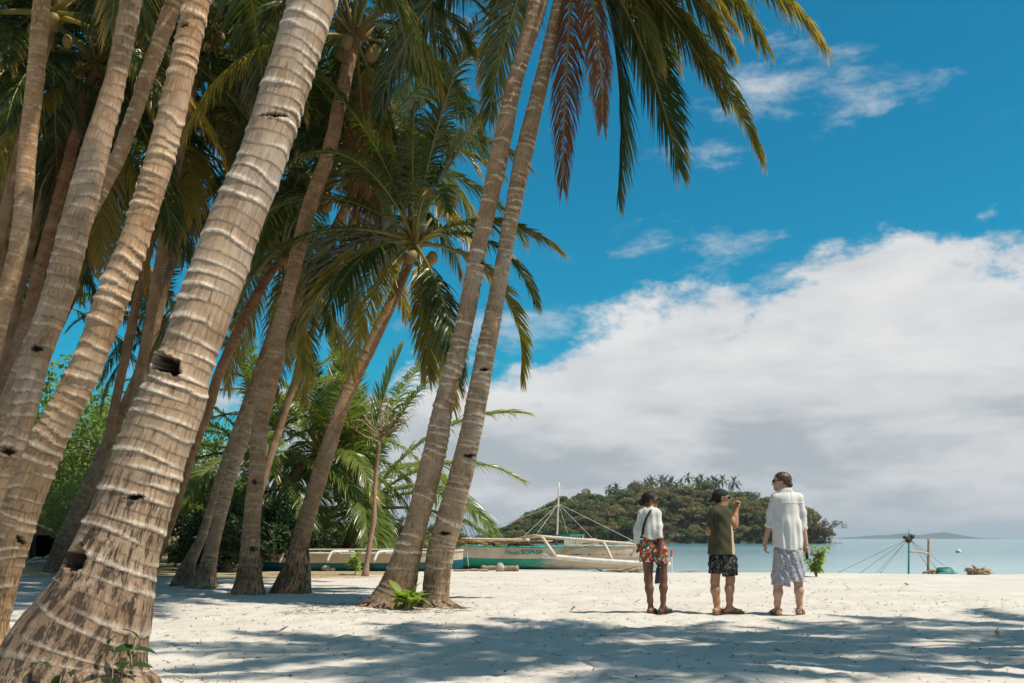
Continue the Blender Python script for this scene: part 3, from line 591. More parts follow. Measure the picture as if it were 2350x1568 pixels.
# --- green and cream outrigger boat with the painted name
D1 = 33.0; x0 = (985-CX)/FPX*D1
gb = np.array([x0, D1, 0.0]); gb[2] = ground_z(x0+2.5, D1)-.02
def L1p(px, py, d): return P(px, py, d)-gb
boat = empty('outrigger_boat', gb, 'cream and green outrigger boat with a white mast and painted name', 'boat')
SH = 0.0-gb[2]
hull('hull', 7.6, .62, .74, boat, WORN, CREAMP, .50, .16, .10, TEALP)
FRONT = D1-.64
def on(px, py, off=.0): return L1p(px, py, FRONT-off)
mb = MB(); mb.box(on(1336, 1249.5)+[0, .62, 0], (1.15, .8, .32)); mb.build('cabin', WHITEP, boat, smooth=False)
cab = MB(); cab.box(on(1336, 1237.5)+[0, .62, 0], (1.0, .72, .06)); cab.build('cabin_roof', WHITEP, boat, smooth=False)
mb = MB(); mb.box(on(1327, 1232)+[0, .6, 0], (.44, .5, .16)); bx = mb.build('wheelhouse', WHITEP, boat, smooth=False)
mb = MB(); mb.box(on(1327, 1227.4)+[0, .6, 0], (.48, .54, .05)); mb.build('wheelhouse_roof', TEALP, bx, smooth=False)
for i in range(4):
    mb = MB(); mb.box(on(1317+i*6.3, 1232.2)+[0, .347, 0], (.05, .012, .06)); mb.build('window', GLASSD, bx, smooth=False)
mb = MB(); mb.box(on(1296, 1233)+[0, .62, 0], (.42, .5, .18)); mb.build('engine_box', TEALP, boat, smooth=False)
mb = MB(); mb.box(on(1296, 1228)+[0, .62, 0], (.46, .54, .03)); mb.build('engine_box_lid', DKGREEN, boat, smooth=False)
pole(boat, WHITEP, L1p(1277, 1252, D1-.1), L1p(1283, 1107, D1-.1), np.interp(np.linspace(0, 1, 9), [0, .6, 1], [.038, .034, .018]), 'mast', k=8)
for (ax, ay, bx_, by_, d2) in [(1195, 1238, 1281, 1157, 32.2), (1231, 1227, 1281, 1157, 31.6), (1304, 1228, 1282, 1157, 33.2), (1361, 1237, 1282, 1157, 31.8), (1452, 1241, 1282, 1156, 31.8), (1075, 1232, 1281, 1158, 33.6)]:
    pole(boat, ROPE, L1p(ax, ay, d2), L1p(bx_, by_, D1-.1), .008, 'stay', k=4)
pole(boat, BAMBOO, L1p(1221, 1229.5, 31.2), L1p(1466, 1250, 31.6), .055, 'boom')
pole(boat, BAMBOO, L1p(1058, 1237, 32.3), L1p(1216, 1239.5, 32.2), .05, 'boom')
pole(boat, BAMBOO, L1p(1070, 1243, 33.3), L1p(1300, 1243, 33.3), .045, 'boom')
pole(boat, BAMBOO, L1p(1290, 1252, 32.2), L1p(1470, 1254, 32.0), .035, 'boom')
bent(boat, BAMBOO, [L1p(1120, 1254, 33.3), L1p(1185, 1238, 32.6), L1p(1223, 1231, 31.7), L1p(1243, 1233, 31.2), L1p(1260, 1256, 30.9), L1p(1275, 1277, 30.8)], .052)
bent(boat, BAMBOO, [L1p(1300, 1257, 33.3), L1p(1350, 1246, 32.4), L1p(1380, 1243.5, 31.6), L1p(1390, 1254, 31.2), L1p(1405, 1286, 30.8)], .05)
bent(boat, BAMBOO, [L1p(1420, 1262, 33.2), L1p(1470, 1254, 32.4), L1p(1500, 1253, 31.6), L1p(1511, 1262, 31.2), L1p(1520, 1291, 30.8)], .045)
pole(boat, WHITEP, L1p(1243, 1275, 30.9), L1p(1541, 1296, 30.6), .075, 'float', bend=-.04, k=8)
pole(boat, TEALP, L1p(1433, 1245, 32.6), L1p(1520, 1229, 33.2), .03, 'punt_pole')
pole(boat, DROPE, L1p(1240, 1281, 31.2), L1p(1352, 1252, 32), .012, 'rope', k=4)
pole(boat, ROPE, L1p(1070, 1240, 32.3), L1p(1075, 1300, 32), .01, 'rope', k=4)
def decal(parent, mat, pts, name, d=FRONT-.035):
    V = [P(px, py, d)-gb for px, py in pts]; V2 = [v+np.array([0, .02, 0]) for v in V]; n = len(V)
    F = [tuple(range(n)), tuple(range(2*n-1, n-1, -1))]+[(i, i+n, (i+1) % n+n, (i+1) % n) for i in range(n)]
    return link(name, mesh(name, V+V2, F, False), mat, parent)
decal(boat, ORANGEP, [(1292, 1272), (1300, 1264), (1318, 1260), (1310, 1267), (1300, 1272)], 'painted_flame')
decal(boat, TEALP, [(1284, 1271), (1290, 1265), (1298, 1262), (1292, 1268), (1289, 1272)], 'painted_flame')
decal(boat, NAVYP, [(1296, 1273.2), (1330, 1271.4), (1345, 1272.2), (1320, 1274)], 'painted_stripe')
for i in range(10):
    x = 1348+i*10.5; decal(boat, ORANGEP if i % 3 else NAVYP, [(x, 1273.5), (x+4, 1271.2), (x+9.5, 1272.4), (x+4, 1273.9)], 'painted_stripe')
def text(parent, s, px0, px1, py, hpx, mat, d, shear=0, base=gb, thick=0.0):
    cu = bpy.data.curves.new('lettering', 'FONT'); cu.body = s; cu.shear = shear; cu.extrude = .006; cu.offset = thick; cu.size = 1
    o = bpy.data.objects.new('lettering', cu); C.objects.link(o); bpy.context.view_layer.update()
    me = bpy.data.meshes.new_from_object(o.evaluated_get(bpy.context.evaluated_depsgraph_get())); bpy.data.objects.remove(o)
    v = np.array([q.co for q in me.vertices]); w_, h_ = np.ptp(v[:, 0]), np.ptp(v[:, 1])
    v[:, 0] = (v[:, 0]-v[:, 0].min())/w_*(px1-px0)*d/FPX; v[:, 1] = (v[:, 1]-v[:, 1].min())/h_*hpx*d/FPX
    V = np.stack([v[:, 0], -v[:, 2], v[:, 1]], -1); me.vertices.foreach_set('co', V.astype(np.float32).ravel()); me.update(); me.name = 'lettering'
    return link('lettering', me, mat, parent, P(px0, py, d)-base)
text(boat, 'Princess', 1158, 1193, 1273.5, 10, DKGREEN, FRONT-.06, .35, thick=.012)
text(boat, 'SOPHIA', 1195, 1247, 1273.0, 10.5, DKGREEN, FRONT-.06, .12, thick=.035)

# --- blue and cream outrigger boat among the palms
D2 = 30.9; xb = (556-CX)/FPX*D2; bb = np.array([xb, D2, ground_z(xb+3, D2)-.02])
boat2 = empty('outrigger_boat', bb, 'low blue and cream outrigger boat beached behind the palm trunks', 'boat')
hull('hull', 6.85, .45, .55, boat2, BLUEP, CREAMP, .50, .12, .10, BAMBOO)
for px in (648, 757, 864, 985):
    q = lambda a, b, d: P(a, b, d)-bb
    bent(boat2, WHITEP, [q(px+55, 1266, D2+.3), q(px+22, 1266, D2-.45), q(px+5, 1267.5, D2-.62), q(px-2, 1279, D2-.72), q(px-7, 1291, D2-.78)], .045)
pole(boat2, BAMBOO, P(600, 1262, D2)-bb, P(1010, 1262, D2)-bb, .035, 'boom')
# --- teal boat further back with an upswept blue prow
D3 = 41.; xc = (600-CX)/FPX*D3; bc = np.array([xc, D3, ground_z(xc+3, D3)])
boat3 = empty('outrigger_boat', bc, 'pale green boat with an upswept blue prow lying behind the blue one', 'boat')
hull('hull', 7.0, .5, .74, boat3, TEALP, TEALP, .5, .1, .15, WHITEP)
q = lambda a, b, d=D3-.55: P(a, b, d)-bc
V = [q(742, 1226), q(756, 1246), q(783, 1265), q(880, 1265), q(877, 1256), q(815, 1258), q(795, 1247)]; V2 = [v+np.array([0, .12, 0]) for v in V]; n = len(V)
link('prow', mesh('prow', V+V2, [tuple(range(n)), tuple(range(2*n-1, n-1, -1))]+[(i, i+n, (i+1) % n+n, (i+1) % n) for i in range(n)], False), BLUEP, boat3)
for a, b, r_, mt, nm in [((690, 1240), (930, 1247), .045, BAMBOO, 'boom'), ((700, 1248), (960, 1250), .05, BAMBOO, 'boom'), ((765, 1236), (925, 1234), .04, WHITEP, 'boom'), ((851, 1186), (850, 1255), .03, TEALP, 'mast'), ((866, 1192), (935, 1192), .025, WHITEP, 'yard'), ((864, 1193), (908, 1250), .06, DARKW, 'spar'), ((822, 1230), (831, 1268), .03, DARKW, 'prop'), ((745, 1226), (815, 1192), .008, ROPE, 'stay'), ((760, 1240), (850, 1188), .008, ROPE, 'stay'), ((866, 1192), (930, 1240), .01, ROPE, 'stay')]:
    pole(boat3, mt, q(*a), q(*b), r_, nm, k=5)
# --- hull and poles of a boat partly behind the dark shrub
D4 = 37.; xe = (385-CX)/FPX*D4; be = np.array([xe, D4, ground_z(xe+1.5, D4)])
boat4 = empty('outrigger_boat', be, 'weathered pale boat with crossed white poles beside the leafy sapling', 'boat')
hull('hull', 3.6, .4, .5, boat4, DARKW, CREAMP, .5, .15, .15, WHITEP)
q = lambda a, b, d=D4-.3: P(a, b, d)-be
for a, b in [((395, 1244), (470, 1236)), ((420, 1262), (462, 1238)), ((400, 1252), (455, 1248)), ((500, 1254), (552, 1262))]: pole(boat4, WHITEP, q(*a), q(*b), .05, 'boom')
pole(boat4, DARKW, q(542, 1258, 34), q(512, 1302, 33.5), .03, 'prop')

# --- mast, post and guy ropes beyond the crest of the beach
DM = 29.3
def gz(px, d): return ground_z((px-CX)/FPX*d, d)
ms = empty('mooring_mast', G(2085, DM), 'teal mast with guy ropes standing at the water edge', 'mast')
o_ = G(2085, DM)
pole(ms, TEALP, [0, 0, -.1], P(2086, 1214, DM)-o_, np.interp(np.linspace(0, 1, 9), [0, .8, 1], [.03, .028, .010]), 'mast', k=8)
mb = MB(); mb.blob(P(2084, 1240, DM)-o_, (.10, .08, .09), 2, 8, 6, .3); mb.blob(P(2092, 1233, DM)-o_, (.10, .06, .07), 5, 8, 6, .4); mb.blob(P(2078, 1234, DM)-o_, (.07, .05, .05), 6, 8, 6, .4); mb.build('pulley_knot', DARKW, ms)
for ax, ay, bx_ in [(1921, 1313, 2082), (1972, 1312, 2082), (2009, 1312, 2084), (2018, 1311, 2083), (2142, 1309, 2088), (2166, 1307, 2088), (2196, 1309, 2088)]:
    pole(ms, DROPE, G(ax, DM-.3)-o_, P(bx_, 1238, DM)-o_, .006, 'guy_rope', k=4)
ps = empty('mooring_post', G(2130, DM-.2), 'weathered wooden post with a crossbar beside the teal mast', 'post'); o_ = G(2130, DM-.2)
pole(ps, DRIFT, [0, 0, -.1], P(2131, 1235, DM-.2)-o_, np.array([.055, .05, .06, .05, .055, .05, .045, .045, .04])*.75, 'post', k=7)
pole(ps, BAMBOO, P(2087, 1266.5, DM-.1)-o_, P(2131, 1271, DM-.28)-o_, .035, 'crossbar', bend=.02)
# red and white marker stake
mk = empty('marker_stake', G(1541, 30.2), 'thin red and white striped marker stake by the boat float', 'stake'); o_ = G(1541, 30.2)
pole(mk, WHITEP, [0, 0, -.05], P(1541, 1278, 30.2)-o_, .028, 'lower_stake'); pole(mk, simple('red_paint', (.55, .05, .02), (.6, .08, .04), .5), P(1541, 1278, 30.2)-o_, P(1541.5, 1262, 30.2)-o_, .032, 'red_tip')
# small upturned green dinghy, wood heap, seaweed heaps, buoy
dg = empty('dinghy', G(2166, 28.3), 'small dark green upturned dinghy on the crest of the beach', 'dinghy')
u = np.linspace(0, 1, 13); V = []; F = []
for i, a in enumerate(u):
    bw_ = .24*max(.05, 1-abs(2*a-1)**3)
    for j in range(7):
        th_ = np.pi*j/6; V.append(((a-.5)*.62, -bw_*math.cos(th_), .20*math.sin(th_)*max(.25, 1-abs(2*a-1)**4)+.02*a))
for i in range(12):
    for j in range(6): F.append((i*7+j, i*7+j+1, i*7+j+8, i*7+j+7))
link('hull', mesh('hull', V, F), DKGREEN, dg); pole(dg, TEALP, (-.30, -.22, .03), (.30, -.22, .05), .02, 'gunwale'); pole(dg, WHITEP, (-.29, 0, .2), (.28, 0, .22), .015, 'keel')
def heap(name, label, px, d, w_, n, mat, seed, h=.18, cat='driftwood', leaf=False):
    o = empty(name, G(px, d), label, cat); rs = np.random.RandomState(seed)
    for i in range(n):
        L = w_*(.35+.5*rs.rand()); a = rs.rand()*6.28; x = (rs.rand()-.5)*w_*.7; y_ = (rs.rand()-.5)*.4; z = h*rs.rand()*(1-abs(x)/w_*1.2)+.02
        el_ = (rs.rand()-.4)*.5; dv = np.array([math.cos(a)*math.cos(el_), math.sin(a)*.5, math.sin(el_)])*L/2; c_ = np.array([x, y_, z]); kk = (rs.rand(3)-.5)*.1*L
        mb = MB(); mb.tube([c_-dv, c_+kk, c_+dv], [.03*(.5+rs.rand()), .03*(.5+rs.rand()), .012], 5); mb.build('stick', mat, o)
    return o
heap('driftwood_heap', 'heap of brown driftwood sticks at the water edge', 2238, 27.2, .68, 26, DRIFT, 4, .22)
heap('driftwood_heap', 'low tangle of dry seaweed and twigs behind the bottle holder', 1590, 30.6, .85, 22, DRIFT, 8, .05)
heap('driftwood_heap', 'small brown twig clump beside the green dinghy', 2137, 28.2, .3, 14, DRIFT, 9, .10)
heap('driftwood_heap', 'short weathered branch lying behind the sarong', 1742, 30.4, .5, 7, DRIFT, 10, .05)
heap('driftwood_heap', 'dark driftwood pieces under the boat float', 1410, 31.0, 2.4, 16, DRIFT, 12, .10)
bu = MB(); bu.blob((0, 0, .1), (.32, .32, .28), 1, 12, 8, .03); bo = bu.build('buoy', WHITEP, None, P(2200, 1267.5, 1.55*FPX/31.5)*[1, 1, 0]+[0, 0, SEA]); tag(bo, 'small white mooring buoy floating on the sea', 'buoy')
# log, coconut and stones before the boats
lg = MB(); c_, _ = catmull(np.array([G(1105, 30.8)+[0, 0, .09], G(1140, 30.7)+[0, 0, .10], G(1170, 30.6)+[0, 0, .08], G(1188, 30.5)+[0, 0, .09]]), 14)
rs = np.random.RandomState(1); lg.tube(c_-G(1105, 30.8), .085*(.8+.5*rs.rand(14)), 8); o = lg.build('driftwood_log', DRIFT, None, G(1105, 30.8)); tag(o, 'brown driftwood log lying before the cream and green boat', 'log')
lg = MB(); c_, _ = catmull(np.array([G(1040, 30.4)+[0, 0, .02], G(1085, 30.4)+[0, 0, .05], G(1120, 30.4)+[0, 0, .03]]), 12)
lg.tube(c_-G(1040, 30.4), .035*(.8+.6*rs.rand(12)), 6); o = lg.build('driftwood_branch', DRIFT, None, G(1040, 30.4)); tag(o, 'thin dark branch on the sand at the foot of the leaning pair', 'branch')
def stone(px, d, r, label, seed, mat=STONE, name='stone', cat='stone'):
    b = MB(); b.blob((0, 0, r[2]*.7), r, seed, 10, 7, .12); o = b.build(name, mat, None, G(px, d)); tag(o, label, cat)
stone(1147, 30.3, (.14, .13, .16), 'pale dry coconut resting on the driftwood log', 2, name='fallen_coconut', cat='coconut')
stone(748, 30.6, (.16, .14, .13), 'pale rounded stone propping the blue boat', 3)
stone(764, 30.6, (.10, .1, .08), 'small pale stone beside the rounded one under the blue boat', 4)
stone(843, 30.7, (.13, .1, .09), 'pale stone behind the foot of the bare sapling', 7)
stone(528, 29.5, (.36, .28, .22), 'big brown stump half hidden by the flared palm base', 5, DRIFT, 'stump', 'stump')
# ------------------------------------------------------------------ broadleaf trees, bushes
def foliage_mat(name, c1, c2, c3, trans=.3, rough=.5):
    m, t, out = new_mat(name); oi = t('ShaderNodeObjectInfo').outputs['Random']; lv = t.attr('lv')
    col = t.mix(lv, c1, c2); col = t.mix(t.math('MULTIPLY', t.ss(oi, .35, 1.0), .7), col, c3)
    p = t('ShaderNodeBsdfPrincipled'); t.put(p.inputs['Base Color'], col); p.inputs['Roughness'].default_value = rough; p.inputs['Specular IOR Level'].default_value = .3
    tr = t('ShaderNodeBsdfTranslucent'); t.put(tr.inputs[0], t.mix(1.0, col, (1.4, 1.5, .7), 'MULTIPLY'))
    mx = t('ShaderNodeMixShader', trans, p.outputs[0], tr.outputs[0]); t.l.new(mx.outputs[0], out.inputs[0]); return m
LGREEN = foliage_mat('leaves_light_green', (.10, .17, .035), (.21, .29, .07), (.25, .24, .08), .4)
DGREEN = foliage_mat('leaves_dark_green', (.014, .035, .010), (.035, .075, .018), (.04, .06, .02), .2)
YGREEN = foliage_mat('leaves_yellow_green', (.15, .24, .03), (.32, .38, .07), (.2, .28, .05), .4)
OLIVE = foliage_mat('leaves_olive', (.10, .098, .024), (.23, .20, .055), (.26, .19, .06), .15)
ISGREEN = foliage_mat('leaves_island_green', (.045, .075, .018), (.11, .145, .036), (.14, .14, .042), .15)
BROWNL = foliage_mat('leaves_russet', (.11, .065, .025), (.19, .12, .05), (.14, .11, .045), .15)
PINKL = foliage_mat('leaves_bare_pinkish', (.22, .13, .10), (.28, .18, .14), (.25, .15, .12), .15)
TWIG = simple('pale_twig', (.42, .33, .22), (.30, .22, .14), .85, sc=14)
def leaf_cloud(cent, rad, n, size, seed, up=.3, asp=.45, shell=.55):
    """n leaf quads spread through clumps (cent (k,3), rad (k,))"""
    rs = np.random.RandomState(seed); k = len(cent); wts = rad**2/np.sum(rad**2); ci = rs.choice(k, n, p=wts)
    dr = rs.randn(n, 3); dr /= np.linalg.norm(dr, axis=1)[:, None]; q = (shell+(1-shell)*rs.rand(n))**.6
    p = cent[ci]+dr*(rad[ci]*q)[:, None]*np.array([1, 1, .75])
    nr = dr*.7+rs.randn(n, 3)*.55+np.array([0, 0, up]); nr /= np.linalg.norm(nr, axis=1)[:, None]
    a = np.cross(nr, rs.randn(n, 3)); a /= np.linalg.norm(a, axis=1)[:, None]; b = np.cross(nr, a); s = size*(.6+.8*rs.rand(n))[:, None]
    V = np.stack([p-a*s, p-b*s*asp, p+a*s-nr*s*.25, p+b*s*asp], 1).reshape(-1, 3)
    F = np.arange(4*n).reshape(n, 4); lv = np.clip((rs.rand(k)[ci]*.6+rs.rand(n)*.5), 0, 1)
    return V, F, np.repeat(lv, 4)
def branches(h, spread, seed, nb=7, r0=.12, lean=(0, 0), trunk_h=.35, sub=3):
    rs = np.random.RandomState(seed); mb = MB(); tips = []
    th_ = h*trunk_h; top_ = np.array([lean[0]*th_, lean[1]*th_, th_])
    mb.tube([(0, 0, -.2), top_*.5+np.r_[rs.randn(2)*.03*h, 0], top_], [r0*1.3, r0, r0*.8], 7)
    for i in range(nb):
        a = i*2.4+rs.rand(); el_ = .35+rs.rand()*.9; L = h*(.35+.3*rs.rand()); d = np.array([math.cos(a)*math.cos(el_)*spread, math.sin(a)*math.cos(el_)*spread, math.sin(el_)])
        st = top_*(.7+.3*rs.rand()); md = st+d*L*.5+rs.randn(3)*.05*h; en = st+d*L+rs.randn(3)*.05*h
        mb.tube([st, md, en], [r0*.5, r0*.3, r0*.12], 5, False); tips += [en, md*.3+en*.7]
        for j in range(sub):
            e2 = md+(en-md)*rs.rand()+rs.randn(3)*.14*h*np.array([1, 1, .7]); mb.tube([md, (md+e2)/2+rs.randn(3)*.02*h, e2], [r0*.22, r0*.14, r0*.06], 4, False); tips.append(e2)
    return mb, np.array(tips)
TV = {}
def tree_variant(key, h, spread, seed, nl, size, crad, mat, **kw):
    mb, tips = branches(h, spread, seed, **kw); rad = crad*(.7+.6*np.random.RandomState(seed).rand(len(tips)))
    V, F, lv = leaf_cloud(tips, rad, nl, size, seed, shell=.35)
    TV[key] = (mb.mesh('trunk'), mesh('crown', V, F, False, dict(lv=lv)), mat)
tree_variant('f1', 5.5, 1.0, 1, 5200, .08, .66, LGREEN, nb=9, sub=4, r0=.10)
tree_variant('f2', 5.0, 1.2, 2, 4600, .08, .6, LGREEN, nb=8, sub=4, r0=.09)
tree_variant('d1', 3.2, 1.0, 3, 9000, .10, .55, DGREEN, nb=10, sub=4, r0=.08, trunk_h=.15)
tree_variant('o1', 6.0, 1.1, 4, 6000, .16, .9, OLIVE, nb=9, sub=3, r0=.14)
def tree(name, label, key, px, top_py, d, seed, cat='tree', group=None, mat=None, h0=None):
    tr, cr, mt = TV[key]; b = G(px, d); zt = CAMH+(HY-top_py)/FPX*d
    hh = max(v.co.z for v in cr.vertices) if key not in HT else HT[key]; HT[key] = hh
    s = (zt-b[2])/hh; o = empty(name, b, label, cat, group); rz = seed*1.7
    link('trunk', tr, TWIG, o, rot=(0, 0, rz), scale=s); link('crown', cr, mat or mt, o, rot=(0, 0, rz), scale=s); return o
HT = {}
for i, (px, ty, d, k) in enumerate([(205, 835, 38, 'f1'), (120, 905, 34, 'f2'), (300, 900, 42, 'f1'), (480, 960, 40, 'f2'), (250, 1020, 33, 'f2'), (40, 960, 36, 'f1'), (395, 1010, 46, 'f1'), (560, 1090, 43, 'f2'), (175, 1075, 31, 'f1')]):
    tree('feathery_tree', ['feathery light-green tree towering over the hut', 'feathery light-green tree with pale bare twigs behind the hut', 'airy light-green tree behind the slim grey palm', 'light-green tree showing beside the thick notched palm trunk', 'spreading low light-green tree with tangled pale branches', 'light-green tree half hidden by the grey-brown palm', 'distant light-green tree behind the thick notched palm', 'light-green tree rising behind the dark shrub', 'small light-green tree beside the hut roof'][i], k, px, ty, d, i+1, group='light-green trees inland')
for i, (px, ty, d) in enumerate([(545, 1120, 31), (590, 1140, 30.5), (640, 1165, 33), (500, 1165, 33.5)]):
    tree('dark_shrub', ['tall dark glossy shrub behind the two leaning palms', 'dark glossy shrub behind the flared dark palm base', 'dark shrub by the bent dark-trunked palm', 'low dark shrub beside the weathered pale boat'][i], 'd1', px, ty, d, i+3, 'shrub', 'dark shrubs behind the palms')
rs = np.random.RandomState(5)
for i in range(22):
    px = 640+i*17+rs.rand()*12; d = 62+rs.rand()*40; ty = 1196+rs.rand()*26
    tree('background_tree', 'olive scrub tree on the shore beyond the beached boats', 'o1', px, ty, d, i, group='scrub trees beyond the boats', mat=[OLIVE, ISGREEN, OLIVE, LGREEN, BROWNL][i % 5])
for i in range(12):
    px = -40+i*56+rs.rand()*30; d = 52+rs.rand()*25; ty = 1075+rs.rand()*60
    tree('background_tree', 'tree in the thicket far behind the palm grove', 'o1', px, ty, d, i+40, group='thicket trees far behind the grove', mat=[LGREEN, ISGREEN, OLIVE][i % 3])
# small palms on that shore
mb = MB(); mb.tube([(0, 0, 0), (.1, 0, 3), (.35, 0, 6)], [.16, .11, .09], 6); PT = mb.mesh('trunk')
FSM = [frond_mesh(e_, dr_, L=2.6, n=22, seed=300+i, wl=.05, lmax=.75, grav=.4) for i, (e_, dr_) in enumerate([(75, 40), (50, 85), (25, 95), (0, 80), (-35, 50)])]
def merged_palm(h, seed, lean):
    """far palm: too small to show its parts, one mesh"""
    rs = np.random.RandomState(seed); Vs = []; Fs = []; n0 = 0; at = {'lt': [], 'ft': [], 'rach': []}
    mb = MB(); mb.tube([(0, 0, -.5), (lean*.3, 0, h*.5), (lean, 0, h)], [.17, .12, .09], 6, False); V0 = np.concatenate(mb.V); Vs.append(V0); Fs.append(np.array(mb.F)); n0 = len(V0)
    for k in at: at[k].append(np.full(n0, 1.0 if k == 'rach' else .9))
    for i in range(17):
        me = FSM[min(4, int(i/17*5))]; v = np.empty(len(me.vertices)*3, dtype=np.float32); me.vertices.foreach_get('co', v); v = v.reshape(-1, 3)*(.85+.3*rs.rand()); a = i*2.4+rs.rand()*.3
        v = v @ np.array([[math.cos(a), math.sin(a), 0], [-math.sin(a), math.cos(a), 0], [0, 0, 1]]); f = np.array([p.vertices[:] for p in me.polygons])
        Vs.append(v+np.array([lean, 0, h])); Fs.append(f+n0); n0 += len(v)
        for k in at: q = np.empty(len(v), dtype=np.float32); me.attributes[k].data.foreach_get('value', q); at[k].append(q)
    return mesh('far_palm', np.concatenate(Vs), np.concatenate(Fs), True, {k: np.concatenate(v) for k, v in at.items()})
FP = [merged_palm(7, 1, .5), merged_palm(8.5, 2, -.4), merged_palm(6, 3, .9)]
for i, (px, ty, d) in enumerate([(770, 1178, 95), (792, 1186, 100), (752, 1190, 90), (905, 1182, 100), (922, 1189, 105), (880, 1195, 96), (715, 1200, 110), (940, 1178, 92)]):
    b = G(px, d); s = (CAMH+(HY-ty)/FPX*d-b[2])/[8.6, 10.1, 7.6][i % 3]
    tag(link('far_palm', FP[i % 3], FFAR, None, b, (0, 0, i*1.3), s), 'small palm among the scrub beyond the beached boats', 'palm tree', 'far palms beyond the boats')

# ------------------------------------------------------------------ bare sapling, bushes, small plants
SB = simple('sapling_bark', (.34, .22, .14), (.24, .15, .09), .8, sc=20)
ds = 26.5; b0 = G(837, ds); sap = empty('bare_sapling', b0, 'slim bare tree with leafless twigs before the blue boat', 'tree')
pts = [(837, 1322), (843, 1285), (850, 1240), (858, 1190), (860, 1120), (866, 1060), (872, 1015)]
c_, _ = catmull(np.array([P(a, b, ds) for a, b in pts])-b0, 30); c_[0, 2] -= .1
mb = MB(); mb.tube(c_, np.interp(np.linspace(0, 1, 30), [0, .1, .5, 1], [.10, .075, .065, .05])*(1+.12*np.random.RandomState(3).randn(30)), 9); mb.build('trunk', SB, sap)
rs = np.random.RandomState(9)
for i in range(11):
    a = (i-5)/5*1.15+rs.randn()*.1; L = .75+.35*rs.rand(); st = c_[-1]+np.array([0, 0, -.03*i % .2]); d = np.array([math.sin(a), rs.randn()*.35, math.cos(a)]); d /= np.linalg.norm(d)
    p1 = st+d*L*.45+rs.randn(3)*.04; p2 = st+d*L+np.array([0, 0, .1])+rs.randn(3)*.06; mb = MB(); mb.tube([st, p1, p2], [.028, .018, .006], 5)
    for j in range(3): e2 = p1+(p2-p1)*rs.rand()+rs.randn(3)*.22; mb.tube([p1*.6+p2*.4, (p1+p2)/2*.4+e2*.6, e2], [.011, .008, .003], 4)
    mb.build('branch', SB, sap)
def leaf_shape(L, W, bend=.3):
    u = np.linspace(0, 1, 6); w_ = W*np.sin(np.pi*np.clip(u*.92+.06, 0, 1))**.8; z = -bend*L*u*u
    V = np.concatenate([np.stack([u*L, -w_, z+w_*.25], -1), np.stack([u*L, u*0, z], -1), np.stack([u*L, w_, z+w_*.25], -1)])
    F = np.array([(r_*6+i, r_*6+i+1, r_*6+i+7, r_*6+i+6) for r_ in range(2) for i in range(5)])
    return V, F
def leafy(name, label, base, stems, nleaf, L, W, mat, seed, hgt, spread, cat='plant', bend=.4, up=.5, sr=1.0):
    rs = np.random.RandomState(seed); o = empty(name, base, label, cat); lme = {}
    V, F = leaf_shape(L, W, bend); me = mesh('leaf', V, F, True, dict(lv=rs.rand(len(V))*.3+.35)); me.materials.append(mat)
    for s_ in range(stems):
        a = s_*2.4+rs.rand(); hh = hgt*(.6+.45*rs.rand()); tip = np.array([math.cos(a)*spread*rs.rand(), math.sin(a)*spread*rs.rand(), hh]); md = tip*[.4, .4, .5]+rs.randn(3)*.02
        mb = MB(); c2, _ = catmull(np.array([[0, 0, -.03], md, tip]), 8); mb.tube(c2, np.linspace(.012, .004, 8)*max(1, hgt*1.6)*sr, 5); mb.build('stem', TWIG, o)
        for i in range(nleaf):
            q = .25+.75*(i+rs.rand())/nleaf; p = c2[min(7, int(q*7.99))]; az_ = i*2.4+rs.rand()
            link('leaf', me, None, o, p, (rs.randn()*.3, -up+rs.randn()*.35, az_), .6+.7*rs.rand())
    return o
leafy('beach_shrub', 'bright yellow-green leafy shrub on the beach crest beside the sarong', G(1874, 26.3), 9, 22, .15, .042, YGREEN, 4, .80, .42, 'shrub', .5, .2)
leafy('green_seedling', 'bright green broad-leaved plant at the foot of the leaning palm pair', G(935, 14.15), 7, 7, .24, .05, YGREEN, 5, .22, .22, bend=.5, up=.7)
leafy('green_seedling', 'spindly green plant before the blue boat next to the bare sapling', G(815, 27.2), 4, 9, .3, .05, YGREEN, 6, .62, .25, bend=.5, up=.5)
leafy('green_seedling', 'leafy sapling beside the weathered pale boat', G(402, 33), 6, 18, .3, .07, LGREEN, 7, 1.0, .5, bend=.5, up=.4)
leafy('green_seedling', 'sprig of dull green leaves at the base of the thick notched palm', G(150, 4.45)+[0, 0, 0.0], 5, 7, .075, .018, DGREEN, 8, .36, .16, bend=.4, up=.1, sr=.35)
leafy('green_seedling', 'second sprig of dull leaves against the thick notched palm base', G(265, 4.55)+[0, 0, 0.0], 4, 7, .075, .018, DGREEN, 18, .46, .14, bend=.4, up=.1, sr=.35)
